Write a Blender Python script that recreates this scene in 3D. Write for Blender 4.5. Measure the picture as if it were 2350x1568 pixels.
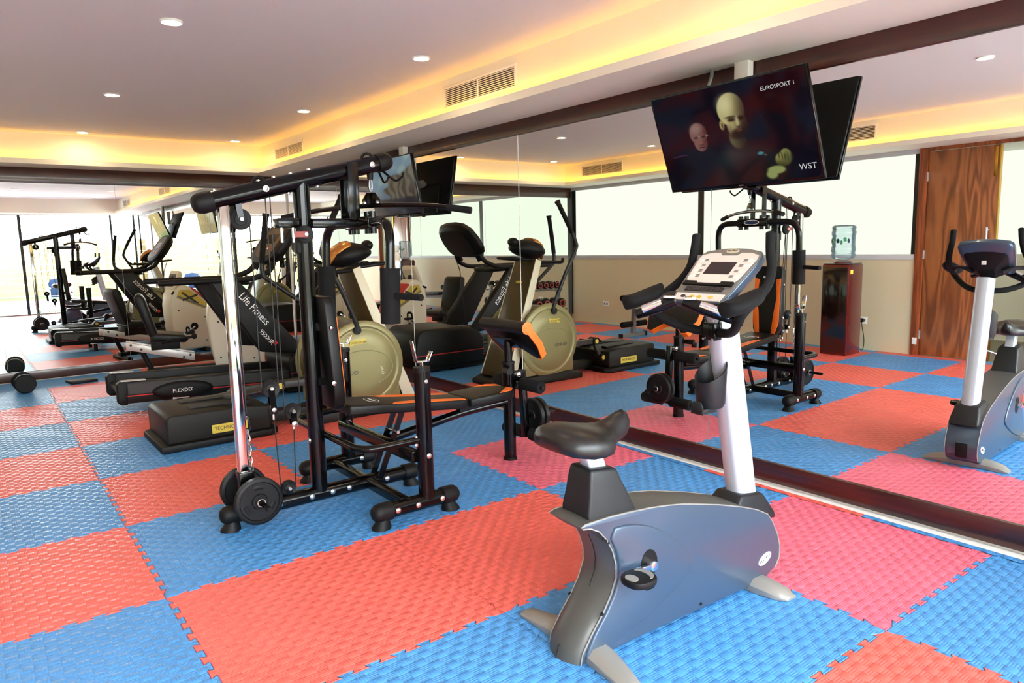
import bpy, bmesh, math, random
from mathutils import Vector as V, Matrix
random.seed(7)
PI = math.pi
for o in list(bpy.data.objects):
    bpy.data.objects.remove(o)
SC = bpy.context.scene
COL = SC.collection

# ------------------------------------------------------------------ camera, sky, exposure
cam_d = bpy.data.cameras.new('camera')
cam = bpy.data.objects.new('camera', cam_d)
COL.objects.link(cam)
SC.camera = cam
cam_d.sensor_width = 36.0
cam_d.lens = 1627.5 / 2350 * 36.0
cam_d.clip_start = 0.05
cam_d.clip_end = 300
yaw, pitch, roll = math.radians(37.52), math.radians(7.82), math.radians(-1.373)
fw = V((math.sin(yaw) * math.cos(pitch), math.cos(yaw) * math.cos(pitch), -math.sin(pitch)))
rt = V((math.cos(yaw), -math.sin(yaw), 0))
up = rt.cross(fw)
r2 = rt * math.cos(roll) + up * math.sin(roll)
u2 = -rt * math.sin(roll) + up * math.cos(roll)
M4 = Matrix((r2, u2, -fw)).transposed().to_4x4()
M4.translation = V((0, 0, 1.439))
cam.matrix_world = M4

w = bpy.data.worlds.new('sky')
SC.world = w
w.use_nodes = True
nt = w.node_tree
bg = nt.nodes['Background']
tc = nt.nodes.new('ShaderNodeTexCoord')
sx = nt.nodes.new('ShaderNodeSeparateXYZ')
cr = nt.nodes.new('ShaderNodeValToRGB')
cr.color_ramp.elements[0].position = 0.45
cr.color_ramp.elements[0].color = (0.86, 0.90, 0.92, 1)
cr.color_ramp.elements[1].position = 0.75
cr.color_ramp.elements[1].color = (0.84, 0.92, 1.0, 1)
mr = nt.nodes.new('ShaderNodeMapRange')
mr.inputs[1].default_value = -1
mr.inputs[2].default_value = 1
nt.links.new(tc.outputs['Generated'], sx.inputs[0])
nt.links.new(sx.outputs[2], mr.inputs[0])
nt.links.new(mr.outputs[0], cr.inputs[0])
nt.links.new(cr.outputs[0], bg.inputs[0])
SKY = 5.0
bg.inputs[1].default_value = SKY

vs = SC.view_settings
SC.display_settings.display_device = 'sRGB'
vs.view_transform = 'Standard'
vs.look = 'None'
vs.exposure = 2.1
vs.gamma = 1.0
vs.use_curve_mapping = False
cy = SC.cycles
cy.max_bounces = 10
cy.diffuse_bounces = 4
cy.glossy_bounces = 7
cy.transmission_bounces = 6
cy.transparent_max_bounces = 12
cy.use_denoising = True
cy.sample_clamp_indirect = 8.0
cy.sample_clamp_direct = 0.0
cy.blur_glossy = 0.4


def portal(name, loc, rot, sx_, sy_):
    l = bpy.data.lights.new(name, 'AREA')
    l.shape = 'RECTANGLE'
    l.size = sx_
    l.size_y = sy_
    l.cycles.is_portal = True
    o = bpy.data.objects.new(name, l)
    o.location = loc
    o.rotation_euler = rot
    COL.objects.link(o)


# room numbers (metres): mirror wall X, back wall Y, left wall X, front glass Y
WX, YB, XL, YF = 3.68, 9.85, -1.65, -1.05
ZS, ZC = 2.43, 2.77           # soffit and tray ceiling heights
TX0, TX1, TY0, TY1 = -1.2, 3.25, -0.55, 9.5
portal('front_glass_portal', ((XL + WX) / 2, YF + .03, 1.2), (-PI / 2, 0, 0), WX - XL - .1, 2.36)

# ------------------------------------------------------------------ materials


def lin(c):
    return tuple(((x / 255) / 12.92 if x / 255 <= 0.04045 else ((x / 255 + 0.055) / 1.055) ** 2.4) for x in c)


def mat(name, rgb, rough=0.5, metal=0.0, spec=0.5, coat=0.0, emit=None, es=0.0, noise=0.0, nscale=30.0, bump=0.0, bscale=200.0):
    m = bpy.data.materials.new(name)
    m.use_nodes = True
    t = m.node_tree
    b = t.nodes['Principled BSDF']
    c = lin(rgb)
    b.inputs['Base Color'].default_value = (*c, 1)
    b.inputs['Roughness'].default_value = rough
    b.inputs['Metallic'].default_value = metal
    b.inputs['Specular IOR Level'].default_value = spec
    b.inputs['Coat Weight'].default_value = coat
    b.inputs['Coat Roughness'].default_value = 0.08
    if emit:
        b.inputs['Emission Color'].default_value = (*lin(emit), 1)
        b.inputs['Emission Strength'].default_value = es
    if noise or bump:
        co = t.nodes.new('ShaderNodeTexCoord')
    if noise:
        n = t.nodes.new('ShaderNodeTexNoise')
        n.inputs['Scale'].default_value = nscale
        n.inputs['Detail'].default_value = 4
        r = t.nodes.new('ShaderNodeValToRGB')
        r.color_ramp.elements[0].position = .3
        r.color_ramp.elements[1].position = .7
        r.color_ramp.elements[0].color = (*[x * (1 - noise) for x in c], 1)
        r.color_ramp.elements[1].color = (*[min(1, x * (1 + noise)) for x in c], 1)
        t.links.new(co.outputs['Object'], n.inputs['Vector'])
        t.links.new(n.outputs['Fac'], r.inputs[0])
        t.links.new(r.outputs[0], b.inputs['Base Color'])
    if bump:
        n2 = t.nodes.new('ShaderNodeTexNoise')
        n2.inputs['Scale'].default_value = bscale
        bp = t.nodes.new('ShaderNodeBump')
        bp.inputs['Strength'].default_value = bump
        bp.inputs['Distance'].default_value = 0.002
        t.links.new(co.outputs['Object'], n2.inputs['Vector'])
        t.links.new(n2.outputs['Fac'], bp.inputs['Height'])
        t.links.new(bp.outputs[0], b.inputs['Normal'])
    return m


def math_node(t, op, a, b=None, clamp=False):
    n = t.nodes.new('ShaderNodeMath')
    n.operation = op
    n.use_clamp = clamp
    for i, x in enumerate((a, b)):
        if x is None:
            continue
        if isinstance(x, (int, float)):
            n.inputs[i].default_value = x
        else:
            t.links.new(x, n.inputs[i])
    return n.outputs[0]


def foam(name, rgb):
    """puzzle-mat foam: woven relief of small cushions, alternately ribbed along and across"""
    m = mat(name, rgb, rough=0.42, spec=0.5)
    t = m.node_tree
    b = t.nodes['Principled BSDF']
    co = t.nodes.new('ShaderNodeTexCoord')
    s = t.nodes.new('ShaderNodeSeparateXYZ')
    t.links.new(co.outputs['Object'], s.inputs[0])
    X, Y = s.outputs[0], s.outputs[1]
    N = 25.0
    # woven cushions: checkerboard of cells, one bulging in x, the other in y
    sxn = math_node(t, 'ABSOLUTE', math_node(t, 'SINE', math_node(t, 'MULTIPLY', X, PI * N)))
    syn = math_node(t, 'ABSOLUTE', math_node(t, 'SINE', math_node(t, 'MULTIPLY', Y, PI * N)))
    ck = t.nodes.new('ShaderNodeTexChecker')
    ck.inputs['Scale'].default_value = N
    ck.inputs['Color1'].default_value = (1, 1, 1, 1)
    ck.inputs['Color2'].default_value = (0, 0, 0, 1)
    fl = t.nodes.new('ShaderNodeCombineXYZ')
    t.links.new(X, fl.inputs[0])
    t.links.new(Y, fl.inputs[1])
    fl.inputs[2].default_value = 0.013
    t.links.new(fl.outputs[0], ck.inputs['Vector'])
    f = ck.outputs['Fac']
    rx = math_node(t, 'SINE', math_node(t, 'MULTIPLY', X, PI * N * 8))
    ry = math_node(t, 'SINE', math_node(t, 'MULTIPLY', Y, PI * N * 8))
    ha = math_node(t, 'ADD', math_node(t, 'POWER', sxn, 0.6), math_node(t, 'MULTIPLY', ry, 0.10))
    hb = math_node(t, 'ADD', math_node(t, 'POWER', syn, 0.6), math_node(t, 'MULTIPLY', rx, 0.10))
    h = math_node(t, 'ADD', math_node(t, 'MULTIPLY', ha, f), math_node(t, 'MULTIPLY', hb, math_node(t, 'SUBTRACT', 1.0, f)))
    bp = t.nodes.new('ShaderNodeBump')
    bp.inputs['Strength'].default_value = 0.68
    bp.inputs['Distance'].default_value = 0.005
    b.inputs['Anisotropic'].default_value = 0.8
    tg = t.nodes.new('ShaderNodeCombineXYZ')
    t.links.new(f, tg.inputs[1])
    t.links.new(math_node(t, 'SUBTRACT', 1.0, f), tg.inputs[0])
    t.links.new(tg.outputs[0], b.inputs['Tangent'])
    t.links.new(h, bp.inputs['Height'])
    t.links.new(bp.outputs[0], b.inputs['Normal'])
    # worn, slightly uneven dye
    n = t.nodes.new('ShaderNodeTexNoise')
    n.inputs['Scale'].default_value = 3.0
    n.inputs['Detail'].default_value = 5
    t.links.new(co.outputs['Object'], n.inputs['Vector'])
    r = t.nodes.new('ShaderNodeValToRGB')
    c = lin(rgb)
    r.color_ramp.elements[0].position = .3
    r.color_ramp.elements[1].position = .75
    r.color_ramp.elements[0].color = (*[x * .93 for x in c], 1)
    r.color_ramp.elements[1].color = (*[min(1, x * 1.05 + .004) for x in c], 1)
    t.links.new(n.outputs['Fac'], r.inputs[0])
    t.links.new(r.outputs[0], b.inputs['Base Color'])
    return m


def wood(name, dark, light, scale=(1, 1, 1), rough=.35, coat=.3, ring=9.0, dist=5.0):
    m = mat(name, light, rough=rough, coat=coat)
    t = m.node_tree
    b = t.nodes['Principled BSDF']
    co = t.nodes.new('ShaderNodeTexCoord')
    mp = t.nodes.new('ShaderNodeMapping')
    mp.inputs['Scale'].default_value = scale
    t.links.new(co.outputs['Object'], mp.inputs[0])
    wv = t.nodes.new('ShaderNodeTexNoise')
    wv.inputs['Scale'].default_value = 1.0
    wv.inputs['Detail'].default_value = 2.0
    wv.inputs['Distortion'].default_value = 0.6
    t.links.new(mp.outputs[0], wv.inputs['Vector'])
    q = math_node(t, 'SINE', math_node(t, 'MULTIPLY', wv.outputs['Fac'], ring * dist))
    q = math_node(t, 'ADD', math_node(t, 'MULTIPLY', q, 0.5), 0.5)
    fn = t.nodes.new('ShaderNodeTexNoise')
    fn.inputs['Scale'].default_value = 14.0
    fn.inputs['Detail'].default_value = 6
    t.links.new(mp.outputs[0], fn.inputs['Vector'])
    q = math_node(t, 'ADD', math_node(t, 'MULTIPLY', q, .55), math_node(t, 'MULTIPLY', fn.outputs['Fac'], .5))
    r = t.nodes.new('ShaderNodeValToRGB')
    r.color_ramp.elements[0].position = .2
    r.color_ramp.elements[1].position = .85
    r.color_ramp.elements[0].color = (*lin(dark), 1)
    r.color_ramp.elements[1].color = (*lin(light), 1)
    t.links.new(q, r.inputs[0])
    t.links.new(r.outputs[0], b.inputs['Base Color'])
    return m


def glass(name, tint=(1, 1, 1), ior=1.45, body=0.0, body_rgb=(255, 255, 255)):
    """thin clear sheet: straight-through transparency with a fresnel reflection"""
    m = bpy.data.materials.new(name)
    m.use_nodes = True
    t = m.node_tree
    t.nodes.clear()
    out = t.nodes.new('ShaderNodeOutputMaterial')
    tr = t.nodes.new('ShaderNodeBsdfTransparent')
    tr.inputs[0].default_value = (*tint, 1)
    gl = t.nodes.new('ShaderNodeBsdfGlossy')
    gl.inputs['Roughness'].default_value = 0.0
    fr = t.nodes.new('ShaderNodeFresnel')
    fr.inputs[0].default_value = ior
    mx = t.nodes.new('ShaderNodeMixShader')
    t.links.new(fr.outputs[0], mx.inputs[0])
    t.links.new(tr.outputs[0], mx.inputs[1])
    t.links.new(gl.outputs[0], mx.inputs[2])
    last = mx
    if body:
        df = t.nodes.new('ShaderNodeBsdfDiffuse')
        df.inputs[0].default_value = (*lin(body_rgb), 1)
        m2 = t.nodes.new('ShaderNodeMixShader')
        m2.inputs[0].default_value = body
        t.links.new(mx.outputs[0], m2.inputs[1])
        t.links.new(df.outputs[0], m2.inputs[2])
        last = m2
    t.links.new(last.outputs[0], out.inputs[0])
    return m


def emitter(name, rgb, s):
    m = bpy.data.materials.new(name)
    m.use_nodes = True
    t = m.node_tree
    t.nodes.clear()
    out = t.nodes.new('ShaderNodeOutputMaterial')
    e = t.nodes.new('ShaderNodeEmission')
    e.inputs[0].default_value = (*lin(rgb), 1)
    e.inputs[1].default_value = s
    t.links.new(e.outputs[0], out.inputs[0])
    return m


BLUE = foam('blue_foam', (76, 148, 212))
RED = foam('red_foam', (238, 104, 92))
PINK = foam('pink_foam', (234, 108, 130))
WHITE = mat('white_paint', (232, 228, 220), rough=.6, bump=.05, bscale=60)
CEIL = mat('ceiling_paint', (226, 222, 220), rough=.7, bump=.05, bscale=60)
CREAM = mat('cream_paint', (240, 236, 216), rough=.6)
BEIGE = mat('beige_wall', (212, 200, 166), rough=.6, bump=.08, bscale=80)
GREYW = mat('grey_paint', (190, 190, 194), rough=.6)
CONC = mat('white_floor_screed', (244, 242, 236), rough=.6, noise=.04, nscale=20)
MAHO = wood('mahogany', (30, 6, 4), (62, 15, 9), scale=(14, 1.2, 14), rough=.3, coat=.35, ring=3)
MAHOB = wood('mahogany_back', (38, 14, 6), (72, 32, 16), scale=(1.2, 14, 14), rough=.3, coat=.35, ring=3)
DOORW = wood('door_veneer', (112, 62, 30), (166, 102, 56), scale=(3.2, 3.2, .42), rough=.4, coat=.2, ring=12, dist=5)
DOORF = wood('door_frame_wood', (110, 50, 20), (158, 82, 38), scale=(9, 9, .8), rough=.4, coat=.2, ring=5)
FROST = None
BLACKF = mat('black_window_metal', (16, 17, 16), rough=.4)
GLASS = glass('clear_glass')
m = bpy.data.materials.new('mirror_silver')
m.use_nodes = True
b = m.node_tree.nodes['Principled BSDF']
b.inputs['Base Color'].default_value = (.90, .93, .90, 1)
b.inputs['Metallic'].default_value = 1
b.inputs['Roughness'].default_value = 0.0
MIRROR = m
GLOSSK = mat('black_gloss_paint', (5, 5, 6), rough=.16, spec=.32, coat=.0)
RUBBER = mat('black_rubber', (9, 9, 10), rough=.55, spec=.28)
FOAMK = mat('black_foam_grip', (13, 14, 15), rough=.8, spec=.25, bump=.3, bscale=400)
VINYL = mat('black_vinyl', (10, 10, 10), rough=.42, spec=.3, bump=.12, bscale=300)
ORANGE = mat('orange_vinyl', (246, 112, 24), rough=.45)
CHROME = mat('chrome', (226, 226, 226), rough=.06, metal=1)
ZINC = mat('zinc_bolt', (222, 220, 214), rough=.25, metal=1)
CABLE = mat('black_cable', (14, 14, 14), rough=.5)
IRON = mat('black_iron_plate', (11, 11, 12), rough=.5, spec=.3, bump=.2, bscale=120)
BIKEB = mat('bike_graphite_paint', (76, 92, 110), rough=.34, metal=.5, spec=.5, coat=.25)
BIKEG = mat('bike_grey_plastic', (84, 84, 80), rough=.42, metal=.3)
BIKEK = mat('bike_black_plastic', (15, 18, 21), rough=.5, bump=.1, bscale=300)
SADDLE = mat('saddle_vinyl', (18, 18, 17), rough=.36)
ALU = mat('brushed_aluminium', (196, 202, 213), rough=.33, metal=.4)
FOOTG = mat('grey_foot_casting', (150, 147, 140), rough=.45, metal=.35)
LABELW = mat('white_label', (236, 236, 230), rough=.4)
PANELW = mat('console_silver_face', (226, 224, 214), rough=.4)
PANELG = mat('console_grey_rim', (118, 116, 110), rough=.4)
LCD = mat('dark_display', (44, 34, 32), rough=.15)
INK = mat('dark_ink', (52, 48, 46), rough=.5)
INKW = mat('white_print', (238, 238, 232), rough=.5)
INKY = mat('yellow_label', (214, 190, 70), rough=.45)
INKR = mat('red_print', (196, 34, 26), rough=.45)
TREADK = mat('treadmill_charcoal', (15, 15, 15), rough=.48, spec=.28)
TREADG = mat('treadmill_grey_rail', (50, 49, 46), rough=.45)
BELT = mat('treadmill_belt', (20, 15, 11), rough=.6, spec=.25)
CAPS = mat('rail_end_plate', (206, 204, 198), rough=.35, metal=.4)
OLIVE = mat('champagne_shroud', (138, 130, 86), rough=.4, metal=.25)
OLIVED = mat('bronze_shroud', (84, 70, 40), rough=.4, metal=.35)
STONE = mat('champagne_trim', (204, 196, 168), rough=.45)
ELLK = mat('elliptical_dark', (25, 24, 20), rough=.5, spec=.28)
GOLD = mat('amber_console_back', (196, 128, 50), rough=.2, metal=.4)
RECW = mat('ivory_shroud', (232, 226, 206), rough=.4)
BRASS = mat('brass', (214, 168, 70), rough=.25, metal=1)
DISPK = mat('dispenser_black', (22, 10, 10), rough=.12, coat=.5)
DISPR = mat('dispenser_maroon', (84, 16, 16), rough=.2, coat=.4)
JUG = glass('water_jug_plastic', tint=(.90, .96, .985), body=.12, body_rgb=(190, 224, 236))
GREENL = mat('green_print', (70, 150, 110), rough=.5)
GREYM = mat('grey_metal', (128, 128, 124), rough=.4, metal=.4)
REDRING = mat('red_ring', (150, 66, 62), rough=.5)
GRASS = mat('lawn', (62, 92, 34), rough=.9, noise=.25, nscale=60)
PAVE = mat('pale_paving', (214, 214, 208), rough=.8, noise=.06, nscale=8)
FENCE = mat('pale_stone_fence', (140, 118, 74), rough=.8, noise=.08, nscale=6)
CHAIRB = mat('blue_sling', (16, 46, 84), rough=.7)
CHAIRW = mat('white_resin', (232, 236, 238), rough=.5)
AWN = mat('pale_blue_canvas', (170, 206, 222), rough=.7)
SLATE = mat('corridor_floor', (126, 116, 100), rough=.5, noise=.15, nscale=10)
PANE_L = emitter('frosted_daylight_pane', (247, 254, 236), .275)
BULB = emitter('downlight_lens', (255, 226, 180), 45.0)
LED = emitter('cove_led', (255, 180, 44), 4.6)
ORLED = emitter('orange_indicator', (255, 150, 40), 1.6)

# ------------------------------------------------------------------ mesh builders
OFF = {}


class MB:
    def __init__(s):
        s.v = []
        s.f = []

    def add(s, vs, fs):
        k = len(s.v)
        s.v += [tuple(x) for x in vs]
        s.f += [tuple(i + k for i in f) for f in fs]
        return s

    def box(s, x0, x1, y0, y1, z0, z1):
        p = [(x, y, z) for z in (z0, z1) for y in (y0, y1) for x in (x0, x1)]
        return s.add(p, [(0, 2, 3, 1), (4, 5, 7, 6), (0, 1, 5, 4), (2, 6, 7, 3), (0, 4, 6, 2), (1, 3, 7, 5)])

    def bar(s, p0, p1, wa, wb, side=(0, 1, 0)):
        """rectangular bar from p0 to p1; wa = width along `side`, wb = the other"""
        p0, p1 = V(p0), V(p1)
        d = (p1 - p0).normalized()
        a = V(side)
        a = (a - d * a.dot(d)).normalized()
        c = d.cross(a)
        P = []
        for p in (p0, p1):
            for i, j in ((-1, -1), (1, -1), (1, 1), (-1, 1)):
                P.append(p + a * i * wa / 2 + c * j * wb / 2)
        return s.add(P, [(3, 2, 1, 0), (4, 5, 6, 7), (0, 1, 5, 4), (1, 2, 6, 5), (2, 3, 7, 6), (3, 0, 4, 7)])

    def rings(s, rings, cap=True, closed=False):
        n = len(rings[0])
        k = len(s.v)
        for r in rings:
            s.v += [tuple(x) for x in r]
        m_ = len(rings)
        for i in range(m_ if closed else m_ - 1):
            a = k + i * n
            b_ = k + ((i + 1) % m_) * n
            for j in range(n):
                s.f.append((a + j, a + (j + 1) % n, b_ + (j + 1) % n, b_ + j))
        if cap and not closed:
            s.f.append(tuple(k + j for j in reversed(range(n))))
            s.f.append(tuple(k + (m_ - 1) * n + j for j in range(n)))
        return s

    def tube(s, pts, r, n=10, closed=False, cap=True, flat=1.0, radii=None):
        pts = [V(p) for p in pts]
        m_ = len(pts)
        T = []
        for i in range(m_):
            if closed:
                d = pts[(i + 1) % m_] - pts[i - 1]
            else:
                d = pts[min(i + 1, m_ - 1)] - pts[max(i - 1, 0)]
            T.append(d.normalized())
        a = V((0, 0, 1)) if abs(T[0].z) < .9 else V((1, 0, 0))
        a = (a - T[0] * a.dot(T[0])).normalized()
        R = []
        for i in range(m_):
            a = (a - T[i] * a.dot(T[i])).normalized()
            c = T[i].cross(a)
            rr = radii[i] if radii else r
            R.append([pts[i] + a * math.cos(2 * PI * j / n) * rr + c * math.sin(2 * PI * j / n) * rr * flat for j in range(n)])
        return s.rings(R, cap, closed)

    def cyl(s, p0, p1, r, r1=None, n=16):
        return s.tube([p0, p1], r, n, radii=[r, r if r1 is None else r1])

    def lathe(s, o, ax, prof, n=20):
        """prof: list of (distance along the axis, radius)"""
        o, ax = V(o), V(ax).normalized()
        a = V((0, 0, 1)) if abs(ax.z) < .9 else V((1, 0, 0))
        a = (a - ax * a.dot(ax)).normalized()
        c = ax.cross(a)
        R = [[o + ax * h + (a * math.cos(2 * PI * j / n) + c * math.sin(2 * PI * j / n)) * max(r, 1e-4) for j in range(n)] for h, r in prof]
        return s.rings(R)

    def torus(s, c, ax, R_, r, n=24, k=8):
        c, ax = V(c), V(ax).normalized()
        a = V((0, 0, 1)) if abs(ax.z) < .9 else V((1, 0, 0))
        a = (a - ax * a.dot(ax)).normalized()
        b_ = ax.cross(a)
        return s.tube([c + (a * math.cos(2 * PI * i / n) + b_ * math.sin(2 * PI * i / n)) * R_ for i in range(n)], r, k, closed=True)

    def ell(s, c, rx, ry, rz, n=14, m_=8):
        R = []
        for i in range(m_ + 1):
            t = -PI / 2 + PI * i / m_
            q = max(math.cos(t), 1e-3)
            R.append([(c[0] + rx * q * math.cos(2 * PI * j / n), c[1] + ry * q * math.sin(2 * PI * j / n), c[2] + rz * math.sin(t)) for j in range(n)])
        return s.rings(R)

    def prism(s, poly, a0, a1, plane='xz'):
        f = {'xz': lambda p, a: (p[0], a, p[1]), 'xy': lambda p, a: (p[0], p[1], a), 'yz': lambda p, a: (a, p[0], p[1])}[plane]
        return s.rings([[f(p, a0) for p in poly], [f(p, a1) for p in poly]])

    def build(s, name, m, parent=None, bev=0.0, seg=2, ang=30, sharp=42, sub=0):
        me = bpy.data.meshes.new(name)
        off = V((0, 0, 0))
        if parent is not None:
            off = OFF.get(parent.name, off)
        vs_ = [(x[0] - off.x, x[1] - off.y, x[2] - off.z) for x in s.v]
        me.from_pydata(vs_, [], s.f)
        bm = bmesh.new()
        bm.from_mesh(me)
        bmesh.ops.recalc_face_normals(bm, faces=bm.faces)
        if bev:
            bm.normal_update()
            es = [e for e in bm.edges if len(e.link_faces) == 2 and e.calc_face_angle(0) > math.radians(ang)]
            bmesh.ops.bevel(bm, geom=es, offset=bev, segments=seg, profile=.5, affect='EDGES', clamp_overlap=True)
        if sub:
            bmesh.ops.subdivide_edges(bm, edges=bm.edges, cuts=sub, use_grid_fill=True)
        bm.to_mesh(me)
        bm.free()
        me.shade_smooth()
        me.set_sharp_from_angle(angle=math.radians(sharp))
        if isinstance(m, (list, tuple)):
            for q in m:
                me.materials.append(q)
        else:
            me.materials.append(m)
        o = bpy.data.objects.new(name, me)
        COL.objects.link(o)
        if parent is not None:
            o.parent = parent
            OFF[o.name] = off
        return o


def thing(name, label, cat, loc=(0, 0, 0), rotz=0.0, group=None, local=False):
    o = bpy.data.objects.new(name, None)
    o.empty_display_size = .1
    COL.objects.link(o)
    o.location = loc
    o.rotation_euler = (0, 0, rotz)
    o['label'] = label
    o['category'] = cat
    if group:
        o['group'] = group
    OFF[o.name] = V((0, 0, 0)) if local else V(loc)
    return o


def tag(o, label, cat, group=None):
    o['label'] = label
    o['category'] = cat
    if group:
        o['group'] = group
    return o


def struct(o):
    o['kind'] = 'structure'
    return o


def copy_tree(o, parent=None):
    c = o.copy()
    COL.objects.link(c)
    if parent is not None:
        c.parent = parent
    for ch in list(o.children):
        copy_tree(ch, c)
    return c


def rebase(o, loc):
    """give a top-level mesh an origin of its own"""
    o.data.transform(Matrix.Translation(-V(loc)))
    o.location = loc
    return o


def fillet(pts, r, n=6):
    pts = [V(p) for p in pts]
    out = [pts[0]]
    for i in range(1, len(pts) - 1):
        a, b_, c = pts[i - 1], pts[i], pts[i + 1]
        d1, d2 = (a - b_), (c - b_)
        q = min(r, d1.length * .49, d2.length * .49)
        s0, s1 = b_ + d1.normalized() * q, b_ + d2.normalized() * q
        for k in range(n + 1):
            t = k / n
            out.append((s0 * (1 - t) + b_ * t) * (1 - t) + (b_ * (1 - t) + s1 * t) * t)
    out.append(pts[-1])
    return out


def spline(pts, n=6):
    pts = [V(p) for p in pts]
    P = [pts[0] * 2 - pts[1]] + pts + [pts[-1] * 2 - pts[-2]]
    out = []
    for i in range(1, len(P) - 2):
        for k in range(n):
            t = k / n
            a, b_, c, d = P[i - 1], P[i], P[i + 1], P[i + 2]
            out.append(.5 * (2 * b_ + (c - a) * t + (2 * a - 5 * b_ + 4 * c - d) * t * t + (3 * b_ - a - 3 * c + d) * t ** 3))
    out.append(pts[-1])
    return out


def oval(cx, cy_, rx, ry, n=20):
    return [(cx + rx * math.cos(2 * PI * i / n), cy_ + ry * math.sin(2 * PI * i / n)) for i in range(n)]


def lettering(name, body, size, loc, ex, ey, m, parent=None, depth=.0006, align='CENTER', shear=0.0, sxy=(1, 1)):
    """flat letters; ex = reading direction, ey = letter up direction (world or the thing's local frame)"""
    cu = bpy.data.curves.new(name, 'FONT')
    cu.body = body
    cu.size = size
    cu.extrude = depth
    cu.align_x = align
    cu.align_y = 'CENTER'
    cu.shear = shear
    tmp = bpy.data.objects.new(name, cu)
    COL.objects.link(tmp)
    me = bpy.data.meshes.new_from_object(tmp)
    bpy.data.objects.remove(tmp)
    bpy.data.curves.remove(cu)
    me.materials.clear()
    me.materials.append(m)
    o = bpy.data.objects.new(name, me)
    COL.objects.link(o)
    ex, ey = V(ex).normalized(), V(ey).normalized()
    ez = ex.cross(ey)
    off = OFF.get(parent.name, V((0, 0, 0))) if parent else V((0, 0, 0))
    M_ = Matrix((ex * sxy[0], ey * sxy[1], ez)).transposed().to_4x4()
    M_.translation = V(loc) - off
    if parent:
        o.parent = parent
    o.matrix_local = M_
    return o


# ------------------------------------------------------------------ room shell
floor = struct(MB().box(XL - .02, WX + .15, YF - .1, YB + .12, -.10, -.012).build('floor', CONC))


def teeth(L, a, p=.1):
    out = []
    k = 0
    d = .07 * p
    while k * p < L - 1e-6:
        s = k * p
        out += [(s, -a), (s + .25 * p + d, -a), (s + .25 * p - d, a), (s + .75 * p + d, a), (s + .75 * p - d, -a)]
        k += 1
    return [q for q in out if q[0] <= L + 1e-6]


def tile_mesh(x0, x1, y0, y1, cut):
    """one puzzle mat; cut: set of sides ('l','r','b','t') trimmed straight"""
    a = .011
    w_, h_ = 1.0, 1.0
    tt = teeth(1.0, a)
    P = []
    bx0, bx1, by0, by1 = x0, x1, y0, y1

    def ok(v_, lo, hi):
        return lo - 1e-6 <= v_ <= hi + 1e-6
    cl, crr, cb, ct = 'l' in cut, 'r' in cut, 'b' in cut, 't' in cut
    xl = x0 if cl else x0 - a
    yb_ = y0 if cb else y0 - a
    xr = x1 if crr else x1 - a
    yt = y1 if ct else y1 - a
    # bottom edge left to right
    P.append((xl, yb_))
    if not cb:
        P += [(s, y0 + l) for s, l in tt if ok(s, x0 + .03, x1 - .02)]
    P.append((xr, yb_))
    if not crr:
        P += [(x1 + l, s) for s, l in tt if ok(s, y0 + .03, y1 - .02)]
    P.append((xr, yt))
    if not ct:
        P += [(s, y1 + l) for s, l in reversed(tt) if ok(s, x0 + .03, x1 - .02)]
    P.append((xl, yt))
    if not cl:
        P += [(x0 + l, s) for s, l in reversed(tt) if ok(s, y0 + .03, y1 - .02)]
    cx_, cy_ = (x0 + x1) / 2, (y0 + y1) / 2
    g = .0014
    P = [(cx_ + (x - cx_) * (1 - g), cy_ + (y - cy_) * (1 - g)) for x, y in P]
    n = len(P)
    e = .002
    I = [(cx_ + (x - cx_) * (1 - .004), cy_ + (y - cy_) * (1 - .004)) for x, y in P]
    mb = MB()
    mb.v = [(x, y, -.012) for x, y in P] + [(x, y, -e) for x, y in P] + [(x, y, 0) for x, y in I]
    for k in range(2):
        for j in range(n):
            mb.f.append((k * n + j, k * n + (j + 1) % n, (k + 1) * n + (j + 1) % n, (k + 1) * n + j))
    mb.f.append(tuple(2 * n + j for j in range(n)))
    return mb


# colour of each mat, columns counted from the seam left of the big red pair
def tile_col(j, i):
    if i == 6 and j == -1:
        return BLUE
    if j == 2 and i in (0, -2):
        return PINK
    if j <= 0:
        if j == 0 and i < 0:
            return RED if i % 2 else BLUE
        return BLUE if (i + j) % 2 == 0 else RED
    if j == 1:
        if i <= 0:
            return RED if i % 2 else BLUE
        return BLUE if i % 2 else RED
    return BLUE if i % 2 else RED


SXT = 1.017
ROTT = math.radians(-.6)
T0 = V((.549, 3.14, 0))
tile_cache = {}
for j in range(-3, 3):
    for i in range(-5, 7):
        cut = ''
        x0, x1, y0, y1 = 0., 1., 0., 1.
        if j == -3:
            x0, cut = .84, cut + 'l'
        if j == 2:
            cut += 'r'
        if i == 6:
            y1, cut = .66, cut + 't'
        if i == -5:
            y0, cut = .84, cut + 'b'
        c = tile_col(j, i)
        key = (x0, y0, y1, cut, c.name)
        if key not in tile_cache:
            o = tile_mesh(x0, x1, y0, y1, cut).build('foam_tile', c, None, sharp=25)
            tile_cache[key] = o.data
        else:
            o = bpy.data.objects.new('foam_tile', tile_cache[key])
            COL.objects.link(o)
        o.parent = floor
        cs, sn = math.cos(ROTT), math.sin(ROTT)
        # local x axis along (cos, sin) of the laid grid; y axis perpendicular
        px_, py_ = j * SXT, i
        o.location = (T0.x + px_ * cs - py_ * sn, T0.y + px_ * sn + py_ * cs, 0)
        o.rotation_euler = (0, 0, ROTT)
        o.scale = (SXT if j < 2 else .985, 1, 1)

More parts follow.
